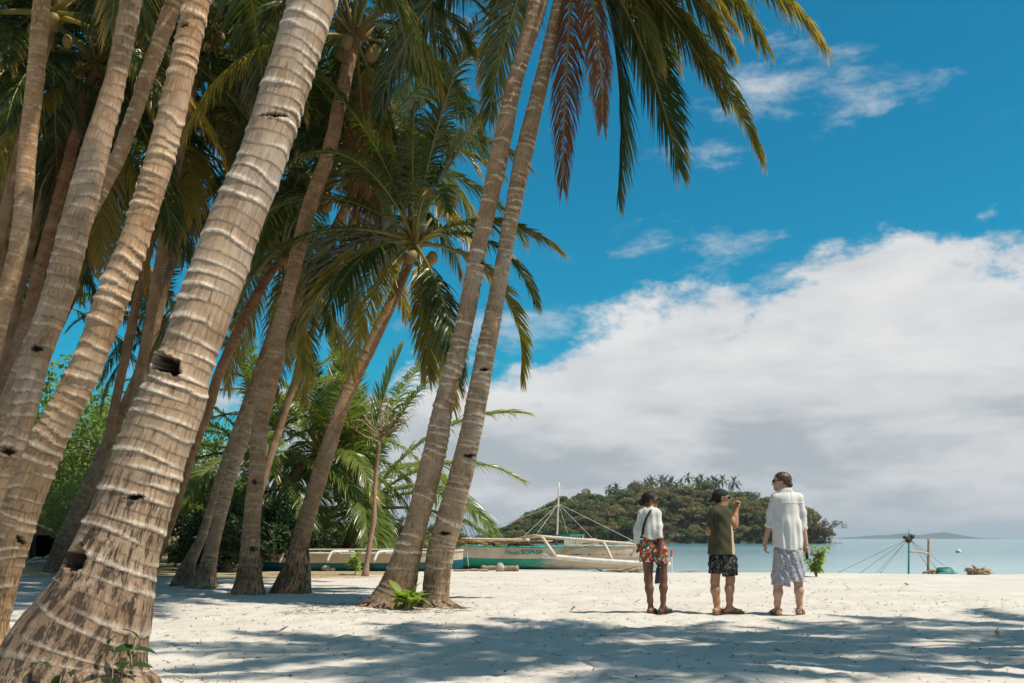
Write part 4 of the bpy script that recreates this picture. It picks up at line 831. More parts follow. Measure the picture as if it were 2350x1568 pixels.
# ------------------------------------------------------------------ wooden hut
dh = 33.; hb = G(82, dh); hut = empty('wooden_hut', hb, 'small brown wooden hut with a dark doorway and pale gable board', 'hut')
WOOD = simple('hut_board', (.30, .18, .10), (.20, .12, .07), .85, sc=6, stretch=(4, 4, .4)); PALEW = simple('pale_board', (.50, .42, .33), (.36, .29, .22), .8, sc=9)
def hq(px, py, dd=0): return P(px, py, dh+dd)-hb
zb = hq(82, 1288)[2]
xl, xr = hq(45, 0)[0], hq(134, 0)[0]; ze = hq(0, 1221)[2]; zr = hq(0, 1192)[2]; xm = hq(66, 0)[0]
nb_ = 11
for i in range(nb_):
    a, b = xl+(xr-xl)*i/nb_, xl+(xr-xl)*(i+1)/nb_; mid = (a+b)/2; ztop = ze+(zr-ze)*(1-abs(mid-xm)/max(xr-xm, xm-xl))
    dpx = (hq(76, 0)[0], hq(122, 0)[0]); zlo = hq(0, 1228)[2] if dpx[0]-.05 < mid < dpx[1]+.05 else zb-.1
    mb = MB(); mb.box(((a+b)/2, .02*(i % 2), (zlo+ztop)/2), (b-a-.012, .05, ztop-zlo)); mb.build('wall_board', WOOD, hut, smooth=False)
mb = MB(); mb.box(((xl+xr)/2, 1.6, (zb+ze)/2), (xr-xl-.1, 3.0, ze-zb)); mb.build('room', DARKW, hut, smooth=False)
mb = MB(); mb.box((hq(100, 0)[0], .12, (zb+hq(0, 1230)[2])/2), (hq(120, 0)[0]-hq(78, 0)[0], .04, hq(0, 1230)[2]-zb)); mb.build('door', simple('door_board', (.38, .22, .10), (.28, .16, .08), .8, sc=5, stretch=(5, 5, .5)), hut, smooth=False)
for s_ in (0, 1):
    a, b = (np.array([xm, 0, zr+.04]), np.array([xr+.12, 0, ze-.03])) if s_ else (np.array([xl-.12, 0, ze-.03]), np.array([xm, 0, zr+.04]))
    V = [a+[0, -.35, 0], b+[0, -.35, 0], b+[0, 3.2, 0], a+[0, 3.2, 0]]; V += [v+np.array([0, 0, .07]) for v in V]
    link('roof', mesh('roof', V, [(0, 1, 2, 3), (7, 6, 5, 4), (0, 4, 5, 1), (1, 5, 6, 2), (2, 6, 7, 3), (3, 7, 4, 0)], False), DARKW, hut)
    pole(hut, PALEW, a+[0, -.37, .0], b+[0, -.37, .0], .055, 'barge_board')
pole(hut, PALEW, hq(132, 1228, -.3), hq(132, 1285, -.3), .05, 'corner_post')
for i, (a, b, dd) in enumerate([((60, 1293), (135, 1289), 30.5), ((95, 1286), (120, 1277), 31.2), ((65, 1290), (95, 1280), 31)]):
    pa, pb = P(*a, dd), P(*b, dd); mb = MB(); mb.tube([pa-pa, (pb-pa)*.5+[0, 0, .03], pb-pa], [.05, .06, .04], 7); o = mb.build('driftwood_pole', PALEW, None, pa); tag(o, ['long pale driftwood pole lying before the hut', 'short crooked pale branch leaning by the hut door', 'bent pale branch on the ground before the hut'][i], 'driftwood')
# ------------------------------------------------------------------ island
DI = 310.
def isl(px, d=DI): return (px-CX)/FPX*d
ipx = [1060, 1110, 1150, 1200, 1270, 1330, 1400, 1450, 1500, 1600, 1700, 1760, 1800, 1850, 1880, 1915, 1960]
ipy = [1249, 1244, 1236, 1222, 1202, 1186, 1172, 1165, 1160, 1159, 1161, 1170, 1180, 1186, 1198, 1238, 1249]
def isl_h(x): return np.interp(x, [isl(p) for p in ipx], [(1249-q)/FPX*DI*1.12 for q in ipy])
def isl_z(x, y):
    v = (y-DI)/95.; return SEA-.8+(isl_h(x)+1.0)*np.clip(np.sin(np.pi*np.clip(v*.9+.06, 0, 1)), 0, 1)**.8*np.where((v > -.06) & (v < 1.05), 1, 0)
X, Y = np.meshgrid(np.linspace(isl(1050), isl(1965), 90), np.linspace(DI-6, DI+100, 40)); Z = isl_z(X, Y)+(vnoise(X*.2+40, Y*.2, LATG)-.5)*1.2
V = np.stack([X, Y, Z], -1).reshape(-1, 3); idx = np.arange(X.size).reshape(X.shape); F = np.stack([idx[:-1, :-1], idx[:-1, 1:], idx[1:, 1:], idx[1:, :-1]], -1).reshape(-1, 4)
tag(link('island_hill', mesh('island_hill', V, F), simple('island_soil', (.05, .045, .022), (.09, .07, .04), .95, sc=.3)), 'wooded island hill rising from the sea', None, None, 'structure')
IT = []
for i in range(6):
    rs = np.random.RandomState(400+i); k = 13; th_ = rs.rand(k)*6.28; rr_ = np.sqrt(rs.rand(k)); cent = np.stack([np.cos(th_)*rr_*2.6, np.sin(th_)*rr_*2.6, 4.4+1.7*(1-rr_**2)+rs.randn(k)*.4], -1)
    V, F, lv = leaf_cloud(cent, 1.15*(.7+.6*rs.rand(k)), 2300, .17, 400+i, up=.5, asp=.7, shell=.5)
    mb = MB(); mb.tube([(0, 0, -1), (.1, 0, 2), (0, .1, 4.6)], [.25, .2, .1], 5, False)
    for j in range(4): mb.tube([(0, 0, 2.2), tuple(cent[j]*.6), tuple(cent[j])], [.12, .08, .04], 4, False)
    V0 = np.concatenate(mb.V); me = mesh('island_tree', np.vstack([V0, V]), np.concatenate([np.array(mb.F), F+len(V0)]), False, dict(lv=np.r_[np.zeros(len(V0)), lv])); IT.append(me)
rs = np.random.RandomState(12); cnt = 0; kinds = [('olive', OLIVE, 'olive-brown round-crowned tree in the island forest'), ('green', ISGREEN, 'dark green round-crowned tree in the island forest'), ('russet', BROWNL, 'russet dry-leaved tree in the island forest')]
pts = []
for tries in range(6000):
    if len(pts) >= 268: break
    x = isl(1085)+rs.rand()*(isl(1915)-isl(1085)); v = rs.rand()**1.6*.66-.05; y = DI+v*95
    if tries < 700: y = DI-4.6+rs.rand()*2
    if isl_h(x)+.0 < 1.0 and v > .1: continue
    if any((x-a)**2+((y-b)*.6)**2 < 2.9**2 for a, b in pts): continue
    pts.append((x, y))
for (x, y) in pts:
    z = float(isl_z(np.array(x), np.array(y))); k = rs.choice([0, 0, 0, 0, 1, 1, 1, 2], 1)[0] if x < isl(1850) else rs.choice([0, 0, 2]); nm, mt, lb = kinds[k]
    s = (.62+.45*rs.rand())*np.clip(.45+isl_h(np.array(x))/11, .45, 1.1)
    tag(link('island_tree', IT[rs.randint(6)], mt, None, (x, y, z-.3), (0, 0, rs.rand()*6.28), (s*1.05, s*1.05, s*(.8+.3*rs.rand()))), lb, 'tree', nm+' trees of the island forest')
# undergrowth below the crowns
n = 16000; x = isl(1075)+rs.rand(n)*(isl(1925)-isl(1075)); y = DI-5.5+rs.rand(n)*66; z = isl_z(x, y)+.3+rs.rand(n)*1.6; ok = isl_z(x, y) > SEA+.15
c_ = np.stack([x, y, z], -1)[ok]; V, F, lv = leaf_cloud(c_, np.full(len(c_), .5), len(c_), .34, 3, up=.6, asp=.7)
tag(link('island_undergrowth', mesh('island_undergrowth', V, F, False, dict(lv=lv)), ISGREEN), 'dense undergrowth covering the island slope', None, None, 'stuff')
mb = MB(); rs = np.random.RandomState(6)
for i in range(330):
    x = isl(1100)+rs.rand()*(isl(1935)-isl(1100)); r_ = .2+.5*rs.rand()**2; mb.blob((x, DI-3.5+rs.rand()*5+(3 if x > isl(1900) else 0), SEA+.1*rs.rand()), (r_*1.3, r_, r_*.7), i, 6, 4, .25)
tag(mb.build('shore_rocks', STONE, smooth=False), 'pale rocks along the waterline of the island', None, None, 'stuff')
for i, (px, ty) in enumerate([(1395, 1119), (1413, 1117), (1466, 1112), (1478, 1106), (1492, 1105), (1503, 1100), (1515, 1098), (1527, 1100), (1548, 1101), (1562, 1106), (1581, 1092), (1603, 1102), (1611, 1096), (1628, 1103), (1638, 1099), (1648, 1104), (1659, 1098), (1681, 1101), (1474, 1115), (1537, 1107)]):
    y = DI+48+(i*7 % 20); x = isl(px, y); zt = CAMH+(HY-ty)/FPX*y+.9; h = [8.6, 10.1, 7.6][i % 3]; s = 1.0+.4*((i*37) % 10)/10
    tag(link('island_palm', FP[i % 3], FFAR, None, (x, y, zt-h*s), (0, 0, i*1.9), s), 'palm silhouetted along the ridge of the island', 'palm tree', 'palms along the island ridge')
def odd(name, label, px, ty, base, mat, scale, key, twig=TWIG):
    tr, cr, _ = TV[key]; o = empty(name, base, label, 'tree'); link('trunk', tr, twig, o, rot=(0, 0, 1.0), scale=scale); link('crown', cr, mat, o, rot=(0, 0, 1.0), scale=scale)
tree_variant('sparse', 5.0, 1.5, 21, 700, .12, .5, PINKL, nb=9, sub=4, r0=.10)
tree_variant('lean', 6.0, 1.5, 22, 3600, .14, .75, BROWNL, nb=10, sub=4, r0=.20, lean=(.5, 0), trunk_h=.4)
odd('bare_pink_tree', 'leafless pinkish tree standing above the island canopy', 1450, 1105, (isl(1452, 350), 350, float(isl_z(np.array(isl(1452, 350)), np.array(350.)))+2.5), PINKL, 1.1, 'sparse')
odd('leaning_shore_tree', 'russet tree leaning out over the water at the tip of the island', 1890, 1190, (isl(1872), DI, SEA+.5), BROWNL, 1.35, 'lean', DARKW)
odd('shore_tree', 'twiggy russet tree beyond the mast at the low end of the island', 1140, 1190, (isl(1160), DI+20, SEA+.3), BROWNL, .9, 'sparse', DARKW)
# ------------------------------------------------------------------ people: smooth distance-field bodies
class SDF:
    def __init__(s, lo, hi, res):
        s.lo = np.array(lo, float); s.res = res; s.n = np.ceil((np.array(hi)-s.lo)/res).astype(int)+1
        s.f = np.full(s.n, .25, dtype=np.float32); s.ax = [s.lo[i]+np.arange(s.n[i])*res for i in range(3)]
    def _win(s, a, b, m):
        i0 = np.clip(((np.array(a)-m-s.lo)/s.res).astype(int), 0, s.n-1); i1 = np.clip(((np.array(b)+m-s.lo)/s.res).astype(int)+2, 1, s.n)
        sl = tuple(slice(i0[i], max(i1[i], i0[i]+1)) for i in range(3)); g = np.meshgrid(*[s.ax[i][sl[i]] for i in range(3)], indexing='ij'); return sl, g
    def _put(s, sl, d, k, sub=False):
        f = s.f[sl]
        if sub: s.f[sl] = np.maximum(f, -d); return
        if k <= 0: s.f[sl] = np.minimum(f, d); return
        h = np.clip(.5+.5*(d-f)/k, 0, 1); s.f[sl] = d*(1-h)+f*h-k*h*(1-h)
    def cone(s, a, b, r0, r1, k=.03, sy=1.0, fold=None):
        a, b = np.array(a, float), np.array(b, float); R_ = max(r0, r1)*max(1, sy)
        sl, (x, y, z) = s._win(np.minimum(a, b)-R_, np.maximum(a, b)+R_, k+.05); ab = b-a
        px, py, pz = x-a[0], (y-a[1])/sy, z-a[2]; ab2 = np.array([ab[0], ab[1]/sy, ab[2]])
        t_ = np.clip((px*ab2[0]+py*ab2[1]+pz*ab2[2])/max(1e-9, ab2 @ ab2), 0, 1)
        d = np.sqrt((px-t_*ab2[0])**2+(py-t_*ab2[1])**2+(pz-t_*ab2[2])**2)-(r0+(r1-r0)*t_)
        if fold is not None: d = d+fold(x, y, z)
        s._put(sl, d.astype(np.float32), k); return s
    def ell(s, c, r, k=.03, rz=0.0, rx=0.0, sub=False, ry=0.0):
        c, r = np.array(c, float), np.array(r, float); R_ = r.max(); sl, (x, y, z) = s._win(c-R_, c+R_, k+.05)
        p = np.stack([x-c[0], y-c[1], z-c[2]], -1); M = (Matrix.Rotation(rz, 3, 'Z') @ Matrix.Rotation(ry, 3, 'Y') @ Matrix.Rotation(rx, 3, 'X')); p = p @ np.array(M)
        q = p/r; k0 = np.linalg.norm(q, axis=-1); k1 = np.linalg.norm(q/r, axis=-1)+1e-9; d = k0*(k0-1)/k1
        s._put(sl, d.astype(np.float32), k, sub); return s
    def chain(s, pts, rads, k=.03, sy=1.0):
        for i in range(len(pts)-1): s.cone(pts[i], pts[i+1], rads[i], rads[i+1], k, sy)
        return s
    def cut(s, fn):
        g = np.meshgrid(*s.ax, indexing='ij'); s.f = np.maximum(s.f, fn(*g).astype(np.float32)); return s
    def warp(s, fn):
        g = np.meshgrid(*s.ax, indexing='ij'); s.f = s.f+fn(*g).astype(np.float32); return s
    def mesh(s, name):
        f = s.f; n = f.shape; ins = f < 0; c8 = [(i, j, k) for i in (0, 1) for j in (0, 1) for k in (0, 1)]
        sh = lambda A, o: A[o[0]:n[0]-1+o[0], o[1]:n[1]-1+o[1], o[2]:n[2]-1+o[2]]
        cnt = sum(sh(ins, o).astype(np.int8) for o in c8); act = (cnt > 0) & (cnt < 8); ix = np.argwhere(act)
        vid = -np.ones(act.shape, dtype=np.int64); vid[act] = np.arange(len(ix)); acc = np.zeros((len(ix), 3)); num = np.zeros(len(ix))
        for a in c8:
            for ax_ in range(3):
                if a[ax_]: continue
                b = list(a); b[ax_] = 1; fa = f[ix[:, 0]+a[0], ix[:, 1]+a[1], ix[:, 2]+a[2]]; fb = f[ix[:, 0]+b[0], ix[:, 1]+b[1], ix[:, 2]+b[2]]
                m_ = (fa < 0) != (fb < 0); t_ = np.where(m_, fa/np.where(m_, fa-fb, 1), 0); p = np.tile(np.array(a, float), (len(ix), 1)); p[:, ax_] += t_
                acc += p*m_[:, None]; num += m_
        V = s.lo+(ix+acc/num[:, None])*s.res; Fs = []
        for ax_ in range(3):
            o1, o2 = [(1, 2), (2, 0), (0, 1)][ax_]; sl0 = [slice(1, -1)]*3; sl0[ax_] = slice(0, -1); sl1 = list(sl0); sl1[ax_] = slice(1, None)
            a = ins[tuple(sl0)]; b = ins[tuple(sl1)]; e_ = np.argwhere(a != b); 
            if not len(e_): continue
            fl = a[tuple(e_.T)]; off = np.ones(3, int); off[ax_] = 0; e_ = e_+off
            def vv(d1, d2): q = e_.copy(); q[:, o1] -= d1; q[:, o2] -= d2; return vid[q[:, 0], q[:, 1], q[:, 2]]
            q = np.stack([vv(1, 1), vv(0, 1), vv(0, 0), vv(1, 0)], -1); q[~fl] = q[~fl][:, ::-1]; Fs.append(q)
        F = np.concatenate(Fs); F = F[(F >= 0).all(1)]
        return mesh(name, V, F, True)
def skin_mat(name, c1, c2):
    m, t, out = new_mat(name); pos = t('ShaderNodeTexCoord').outputs['Object']; n = t.noise(pos, 14, 3, .6)
    b = pbsdf(t, out, t.mix(n, c1, c2), .48, .4); b.inputs['Subsurface Weight'].default_value = .08; b.inputs['Subsurface Radius'].default_value = (.01, .004, .002); return m
def cloth(name, colfn, rough=.85, trans=.0, bump=None):
    m, t, out = new_mat(name); pos = t('ShaderNodeTexCoord').outputs['Object']; col = colfn(t, pos)
    weave = t.noise(t.mapv(pos, (1, 1, .35)), 60, 4, .7)
    b = pbsdf(t, out, col, rough, .15, bump(t, pos) if bump else weave, .35, .006)
    if trans:
        tr = t('ShaderNodeBsdfTranslucent'); t.put(tr.inputs[0], col); mx = t('ShaderNodeMixShader', trans, b.outputs[0], tr.outputs[0]); t.l.new(mx.outputs[0], out.inputs[0])
    return m
SK1 = skin_mat('skin_deep_brown', (.125, .054, .028), (.165, .074, .040)); SK2 = skin_mat('skin_tan', (.36, .17, .09), (.42, .21, .12)); SK3 = skin_mat('skin_light', (.47, .26, .165), (.53, .31, .21))
HAIR1 = simple('black_hair', (.010, .008, .007), (.020, .015, .012), .6, .25, 40, .4, (1, 1, .3)); HAIR2 = simple('brown_hair', (.045, .022, .012), (.095, .05, .025), .42, .4, 45, .5, (1, 1, .25))
def gauze(t, p):
    v = t.noise(t.mapv(p, (1, 1, .5)), 16, 4, .6); return t.mix(t.ss(v, .4, .7), (.70, .66, .60), (.82, .79, .74))
def gbump(t, p):
    a = t.noise(t.mapv(p, (1.6, 1, .5), rot=(0, .5, 0)), 26, 3, .5, 1.2); return t.ss(a, .40, .60)
GAUZE = cloth('white_gauze', gauze, .9, .2, gbump); LINEN = cloth('white_linen', lambda t, p: t.mix(t.noise(t.mapv(p, (6, 6, 1)), 6, 4, .6), (.74, .70, .64), (.84, .81, .76)), .88, .2)
def floral(t, p):
    v = t('ShaderNodeTexVoronoi'); t.put(v.inputs['Vector'], t.mapv(p, (1, 1, .7), rot=(.3, .5, 0))); v.inputs['Scale'].default_value = 44
    r = t('ShaderNodeValToRGB', t('ShaderNodeSeparateColor', v.outputs['Color']).outputs[0]); r.color_ramp.interpolation = 'CONSTANT'; e = r.color_ramp.elements
    e[0].color = (.40, .03, .03, 1); e[0].position = 0; e[1].position = .34; e[1].color = (.62, .57, .46, 1)
    for q, c in ((.50, (.03, .04, .09, 1)), (.60, (.45, .30, .06, 1)), (.70, (.06, .16, .06, 1)), (.80, (.10, .13, .22, 1)), (.88, (.60, .10, .02, 1))): x = e.new(q); x.color = c
    return r.outputs[0]
FLORAL = cloth('floral_print', floral, .8)
def blk(t, p):
    a = t.noise(p, 6, 2, .5, 2.5); l_ = t.ss(t.math('ABSOLUTE', t.math('SUBTRACT', a, .5)), .011, .004); b = t.noise(p, 11, 2, .5, 2.0); l2 = t.ss(t.math('ABSOLUTE', t.math('SUBTRACT', b, .53)), .009, .003)
    return t.mix(t.math('MULTIPLY', t.math('MAXIMUM', l_, t.math('MULTIPLY', l2, .4)), .7), (.010, .010, .011), (.55, .50, .46))
BLKLINE = cloth('black_line_print', blk, .8)
def spk(t, p):
    a = t.noise(p, 95, 2, .6); b = t.noise(p, 9, 3, .6); return t.mix(t.ss(a, .44, .56), t.mix(b, (.15, .15, .18), (.24, .23, .26)), (.60, .58, .60))
SPECK = cloth('speckled_sarong', spk, .88, .12)
def olive(t, p):
    s_ = t('ShaderNodeSeparateXYZ', p); f = t.ss(t.math('ADD', t.math('MULTIPLY', s_.outputs[0], .95), t.math('MULTIPLY', s_.outputs[1], .25)), .058, .064); f = t.math('MULTIPLY', f, t.ss(s_.outputs[2], 1.19, 1.175))
    return t.mix(f, t.mix(t.noise(p, 8, 3, .6), (.058, .054, .028), (.078, .072, .04)), (.47, .37, .25))
OLIVE_T = cloth('olive_tee', olive, .9)
BLKC = simple('black_cloth', (.012, .012, .013), (.02, .02, .02), .8); BLKP = simple('black_plastic', (.012, .012, .013), (.012, .012, .013), .25, .5); GOLD = simple('gold_metal', (.55, .36, .13), (.5, .3, .1), .3)
SOLE = simple('sandal_sole', (.07, .055, .045), (.05, .04, .03), .7); TANL = simple('tan_leather', (.22, .13, .07), (.15, .085, .045), .6); STEEL = simple('steel', (.5, .5, .5), (.45, .45, .45), .3)
PXM = 734.0
class Fig:
    def __init__(s, zx0, zy0, d, label, yaw=0):
        s.zx0, s.zy0 = zx0, zy0; px = 1407.6+zx0*.2341; s.base = G(px, d); s.base[2] = float(fine_z(s.base[0], d))+.006
        s.root = empty('person', s.base, label, 'person')
    def J(s, zx, zy, y=0.0): return np.array([(zx-s.zx0)/PXM, y, (s.zy0-zy)/PXM])
    def part(s, name, sdf, mat, parent=None): return link(name, sdf.mesh(name), mat, parent or s.root)
def head(b, c, h, fd, k=.02):
    """head in a body field: c centre of skull, h head height, fd facing angle (radians from +X to +Y)"""
    f = np.array([math.cos(fd), math.sin(fd), 0]); sd_ = np.array([-f[1], f[0], 0]); u = np.array([0, 0, 1.0]); c = np.array(c)
    b.ell(c+u*.06*h-f*.06*h, (.46*h, .36*h, .42*h), k, fd)                                   # cranium
    b.ell(c-u*.16*h+f*.14*h, (.25*h, .27*h, .36*h), .03, fd, ry=.1)                              # face
    b.ell(c-u*.42*h+f*.26*h, (.11*h, .13*h, .09*h), .03, fd)                                     # chin
    b.cone(c-u*.33*h+f*.02*h+sd_*.2*h, c-u*.42*h+f*.25*h, .07*h, .07*h, .03); b.cone(c-u*.33*h+f*.02*h-sd_*.2*h, c-u*.42*h+f*.25*h, .07*h, .07*h, .03)
    b.cone(c-u*.02*h+f*.375*h, c-u*.17*h+f*.455*h, .028*h, .05*h, .012)                             # nose
    b.ell(c-u*.27*h+f*.355*h, (.05*h, .11*h, .028*h), .012, fd); b.ell(c-u*.315*h+f*.35*h, (.05*h, .10*h, .030*h), .01, fd)  # lips
    b.ell(c+u*.05*h+f*.33*h, (.07*h, .24*h, .05*h), .02, fd)                                        # brow
    for q in (-1, 1): b.ell(c-u*.06*h-f*.04*h+sd_*q*.35*h, (.09*h, .03*h, .14*h), .008, fd)        # ears
    return f, sd_, u, c
def hand(b, wr, dv, side, size=.18, curl=.5, point=False):
    """wrist, hand direction, thumb side"""
    dv = np.array(dv, float); dv /= np.linalg.norm(dv); side = np.array(side, float); side -= dv*(side @ dv); side /= np.linalg.norm(side); pn = np.cross(dv, side); L = size
    pc = wr+dv*L*.26; b.cone(wr, pc, .024, .026, .012); b.cone(pc-side*.022, pc+side*.022, .022, .022, .012)
    kn = wr+dv*L*.48
    b.cone(pc+side*.02, kn+side*.026, .019, .014, .01); b.cone(pc-side*.02, kn-side*.03, .018, .012, .01)
    for i, (o, l_) in enumerate(zip((.030, .010, -.010, -.029), (.40, .45, .42, .33))):
        c_ = curl if not (point and i == 0) else .05; p0 = kn+side*o; a1 = c_*1.0; a2 = c_*2.3
        p1 = p0+(dv*math.cos(a1)+pn*math.sin(a1))*L*l_*.5; p2 = p1+(dv*math.cos(a2)+pn*math.sin(a2))*L*l_*.5
        b.cone(p0, p1, .0105, .009, .004); b.cone(p1, p2, .009, .0075, .003)
    t0 = wr+dv*L*.18+side*.026; t1 = t0+(side*.75+dv*.75+pn*.3)*L*.19; t2 = t1+(dv*.95+side*.15+pn*.35)*L*.16; b.cone(t0, t1, .015, .012, .008); b.cone(t1, t2, .012, .009, .004)
def foot(b, ank, dv, L=.24, k=.015):
    dv = np.array([dv[0], dv[1], 0.0]); dv /= np.linalg.norm(dv); sd_ = np.array([-dv[1], dv[0], 0]); g = np.array([ank[0], ank[1], 0])
    heel = g-dv*.045+[0, 0, .042]; ball = g+dv*(L-.105)+[0, 0, .034]; b.cone(ank, heel, .036, .034, .02); b.cone(ank, g+dv*.09+[0, 0, .045], .036, .028, .03); b.cone(heel, ball, .033, .028, .02)
    b.cone(ball-sd_*.018, ball+sd_*.02, .026, .026, .015)
    for i, o in enumerate((-.034, -.018, -.002, .014, .031)): p = ball+sd_*o+[0, 0, -.008]; b.cone(p, p+dv*(.045+.012*(i == 4)), .012, .0105, .004)
    return heel, ball, dv, sd_, g
def leg(b, hip, knee, ank, rt, rk, rc, ra, back=(0, -1, 0)):
    hip, knee, ank = map(np.array, (hip, knee, ank)); bk = np.array(back, float)
    b.cone(hip, knee, rt, rk, .04); mid = knee+(ank-knee)*.32+bk*.016; b.cone(knee, mid, rk*.95, rc, .04); b.cone(mid, knee+(ank-knee)*.72, rc, ra*1.2, .04); b.cone(knee+(ank-knee)*.72, ank, ra*1.2, ra, .03)
def sole(root, g, dv, sd_, L, mat, strap, name='sandal', kind='slide'):
    o = []
    u_ = np.linspace(0, 1, 14); ctr = g-dv*.085; V = []; n = 14
    prof = .036+.014*np.sin(np.pi*np.clip(u_*1.1-.1, 0, 1))-.02*(u_ > .97)-.008*(u_ < .03)
    for z in (0, .022):
        for sg in (-1, 1):
            for i in range(n): V.append(ctr+dv*(u_[i]*L)+sd_*sg*prof[i]+[0, 0, z])
    F = []
    for i in range(n-1): F += [(i, i+1, n+i+1, n+i), (2*n+i, 3*n+i, 3*n+i+1, 2*n+i+1), (i, 2*n+i, 2*n+i+1, i+1), (n+i, n+i+1, 3*n+i+1, 3*n+i)]
    F += [(0, n, 3*n, 2*n), (n-1, 3*n-1, 4*n-1, 2*n-1)]
    so = link(name, mesh(name, V, F, False), mat, root)
    def arch(c, w, h, wd, nm='strap'):
        a = np.linspace(0, np.pi, 9); mb = MB(); P_ = np.stack([c+sd_*w*math.cos(q)+np.array([0, 0, .018+h*math.sin(q)]) for q in a])
        V = np.concatenate([P_-dv*wd, P_+dv*wd, P_+dv*wd*.9+[0, 0, .007], P_-dv*wd*.9+[0, 0, .007]]); F = [(k_*9+i, k_*9+i+1, ((k_+1) % 4)*9+i+1, ((k_+1) % 4)*9+i) for k_ in range(4) for i in range(8)]
        link(nm, mesh(nm, V, F), strap, so)
    if kind == 'slide': arch(ctr+dv*L*.50, .047, .062, .026); arch(ctr+dv*L*.72, .046, .050, .024)
    elif kind == 'flip':
        for sg in (-1, 1): mb = MB(); mb.tube([ctr+dv*L*.42+sd_*sg*.044+[0, 0, .02], ctr+dv*L*.58+sd_*sg*.03+[0, 0, .062], ctr+dv*L*.80+[0, 0, .055], ctr+dv*L*.82+[0, 0, .02]], .007, 5); mb.build('strap', strap, so)
    else:
        arch(ctr+dv*L*.62, .046, .058, .02)
        for sg in (-1, 1): mb = MB(); mb.tube([ctr+sd_*sg*.04+dv*L*.2+[0, 0, .02], ctr+sd_*sg*.047+dv*L*.14+[0, 0, .08], ctr-dv*.012+[0, 0, .095]], .008, 5); mb.build('strap', strap, so)
def glasses(root, f, sd_, u, c, h, w=.36):
    o = MB()
    for q in (-1, 1):
        o.blob(c+u*-.015*h+f*.395*h+sd_*q*.16*h, np.abs(f)*.02*h+np.abs(sd_)*.125*h+u*.085*h+.004, 3, 10, 6, 0)
        o.tube([c+f*.385*h+sd_*q*.27*h+u*.01*h, c+f*.2*h+sd_*q*w*h+u*.01*h, c-f*.06*h+sd_*q*w*1.04*h+u*.0*h], .014*h+.001, 5)
    o.tube([c+f*.41*h-sd_*.06*h, c+f*.42*h, c+f*.41*h+sd_*.06*h], .02*h, 5); o.build('sunglasses', BLKP, root)
RES = .0075
# ---- person with white gauze blouse and floral shorts
W = Fig(430, 1462, 13.29, 'person in a white gauze blouse and floral shorts holding a black bottle'); J = W.J
b = SDF((-.42, -.38, -.03), (.36, .42, 1.68), RES)
hc = J(368, 338, .03); hd = head(b, hc, .225, .02)
b.cone(J(362, 435, .0), J(362, 385, .03), .052, .048, .03); b.cone(J(340, 465, 0), J(385, 465, 0), .045, .045, .03)
Ls, Rs = J(290, 492, 0), J(424, 484, -.02); b.cone(Ls, Rs, .046, .046, .04); b.cone(J(352, 480), J(366, 650), .115, .095, .06, .8); b.cone(J(366, 650), J(388, 800), .095, .125, .06, .85)
b.cone(J(350, 835), J(425, 830), .115, .115, .05, .95)
lk, rk_ = J(343, 1122, -.005), J(487, 1112, -.02); la, ra_ = J(368, 1408, .0), J(487, 1392, -.01)
leg(b, J(340, 860), lk, la, .088, .052, .052, .031); leg(b, J(472, 858), rk_, ra_, .086, .051, .051, .030)
f1 = foot(b, la+[0, 0, 0], (.55, .83), .225); f2 = foot(b, ra_, (.92, .38), .225)
b.chain([Ls, J(244, 630, .01), J(250, 762, .10)], [.040, .035, .027]); hand(b, J(250, 764, .10), (.25, .5, -.8), (0, -1, 0), .17)
el_, wr = J(456, 690, -.10), J(440, 895, -.15); b.chain([Rs, J(440, 590, -.065), el_, wr], [.040, .038, .036, .026]); hand(b, wr, (-.12, -.05, -1), (-.3, -1, 0), .17, 1.0)
W.part('body', b, SK1)
s = SDF((-.42, -.34, .86), (.30, .34, 1.46), RES)
fold = lambda x, y, z: .010+.006*np.sin(34*x+2.5*np.sin(6*z)+11*y)+.003*np.sin(75*x+8*z)
s.cone(J(300, 478), J(410, 474, -.02), .085, .085, .05); s.cone(J(348, 490), J(352, 640), .135, .145, .05, .85); s.cone(J(352, 640), J(362, 725), .145, .145, .04, .88)
s.chain([J(285, 492), J(244, 640, .01), J(232, 765, .03)], [.066, .070, .062], .03); s.chain([J(425, 482, -.02), J(440, 600, -.07), J(446, 712, -.11)], [.062, .060, .058], .03)
s.warp(fold)
zl = lambda x: J(0, 735)[2]+.10*np.clip((x+.03)/.2, -.6, .35)
z_hem = J(0, 712)[2]; z_l = J(0, 772)[2]; z_r = J(0, 715)[2]
s.cut(lambda x, y, z: np.where(x < J(262, 0)[0], z_l-z, np.where(x > J(425, 0)[0], z_r-z+.0*x, z_hem+.03*np.sin(x*20)-z)))
s.ell(J(366, 425, .02), (.075, .065, .05), 0, sub=True)
W.part('blouse', s, GAUZE)
s = SDF((-.32, -.26, .60), (.22, .26, 1.10), RES)
s.cone(J(372, 715), J(388, 800), .112, .140, .04, .88); s.cone(J(350, 835), J(428, 830), .132, .130, .05, .95); s.cone(J(345, 860), J(334, 955), .108, .106, .04); s.cone(J(455, 858), J(472, 945), .104, .104, .04)
s.warp(lambda x, y, z: .006*np.sin(55*x+6*np.sin(11*z))); s.cut(lambda x, y, z: np.maximum(J(0, 948)[2]-z+.05*np.clip(x+.06, -.06, .1)-.03*(x > .02), z-J(0, 690)[2]))
W.part('shorts', s, FLORAL)
f, sd_, u, c = hd; h = .225
s = SDF(c-[.22, .2, .2], c+[.2, .2, .2], .006)
s.ell(c+u*.075*h-f*.07*h, (.475*h, .375*h, .425*h), 0, .02); s.cut(lambda x, y, z: ((x-c[0])*f[0]+(y-c[1])*f[1])*.75-(z-c[2])*.62-.06*h)
s.ell(c-f*.52*h-u*.16*h, (.20*h, .22*h, .22*h), .012)
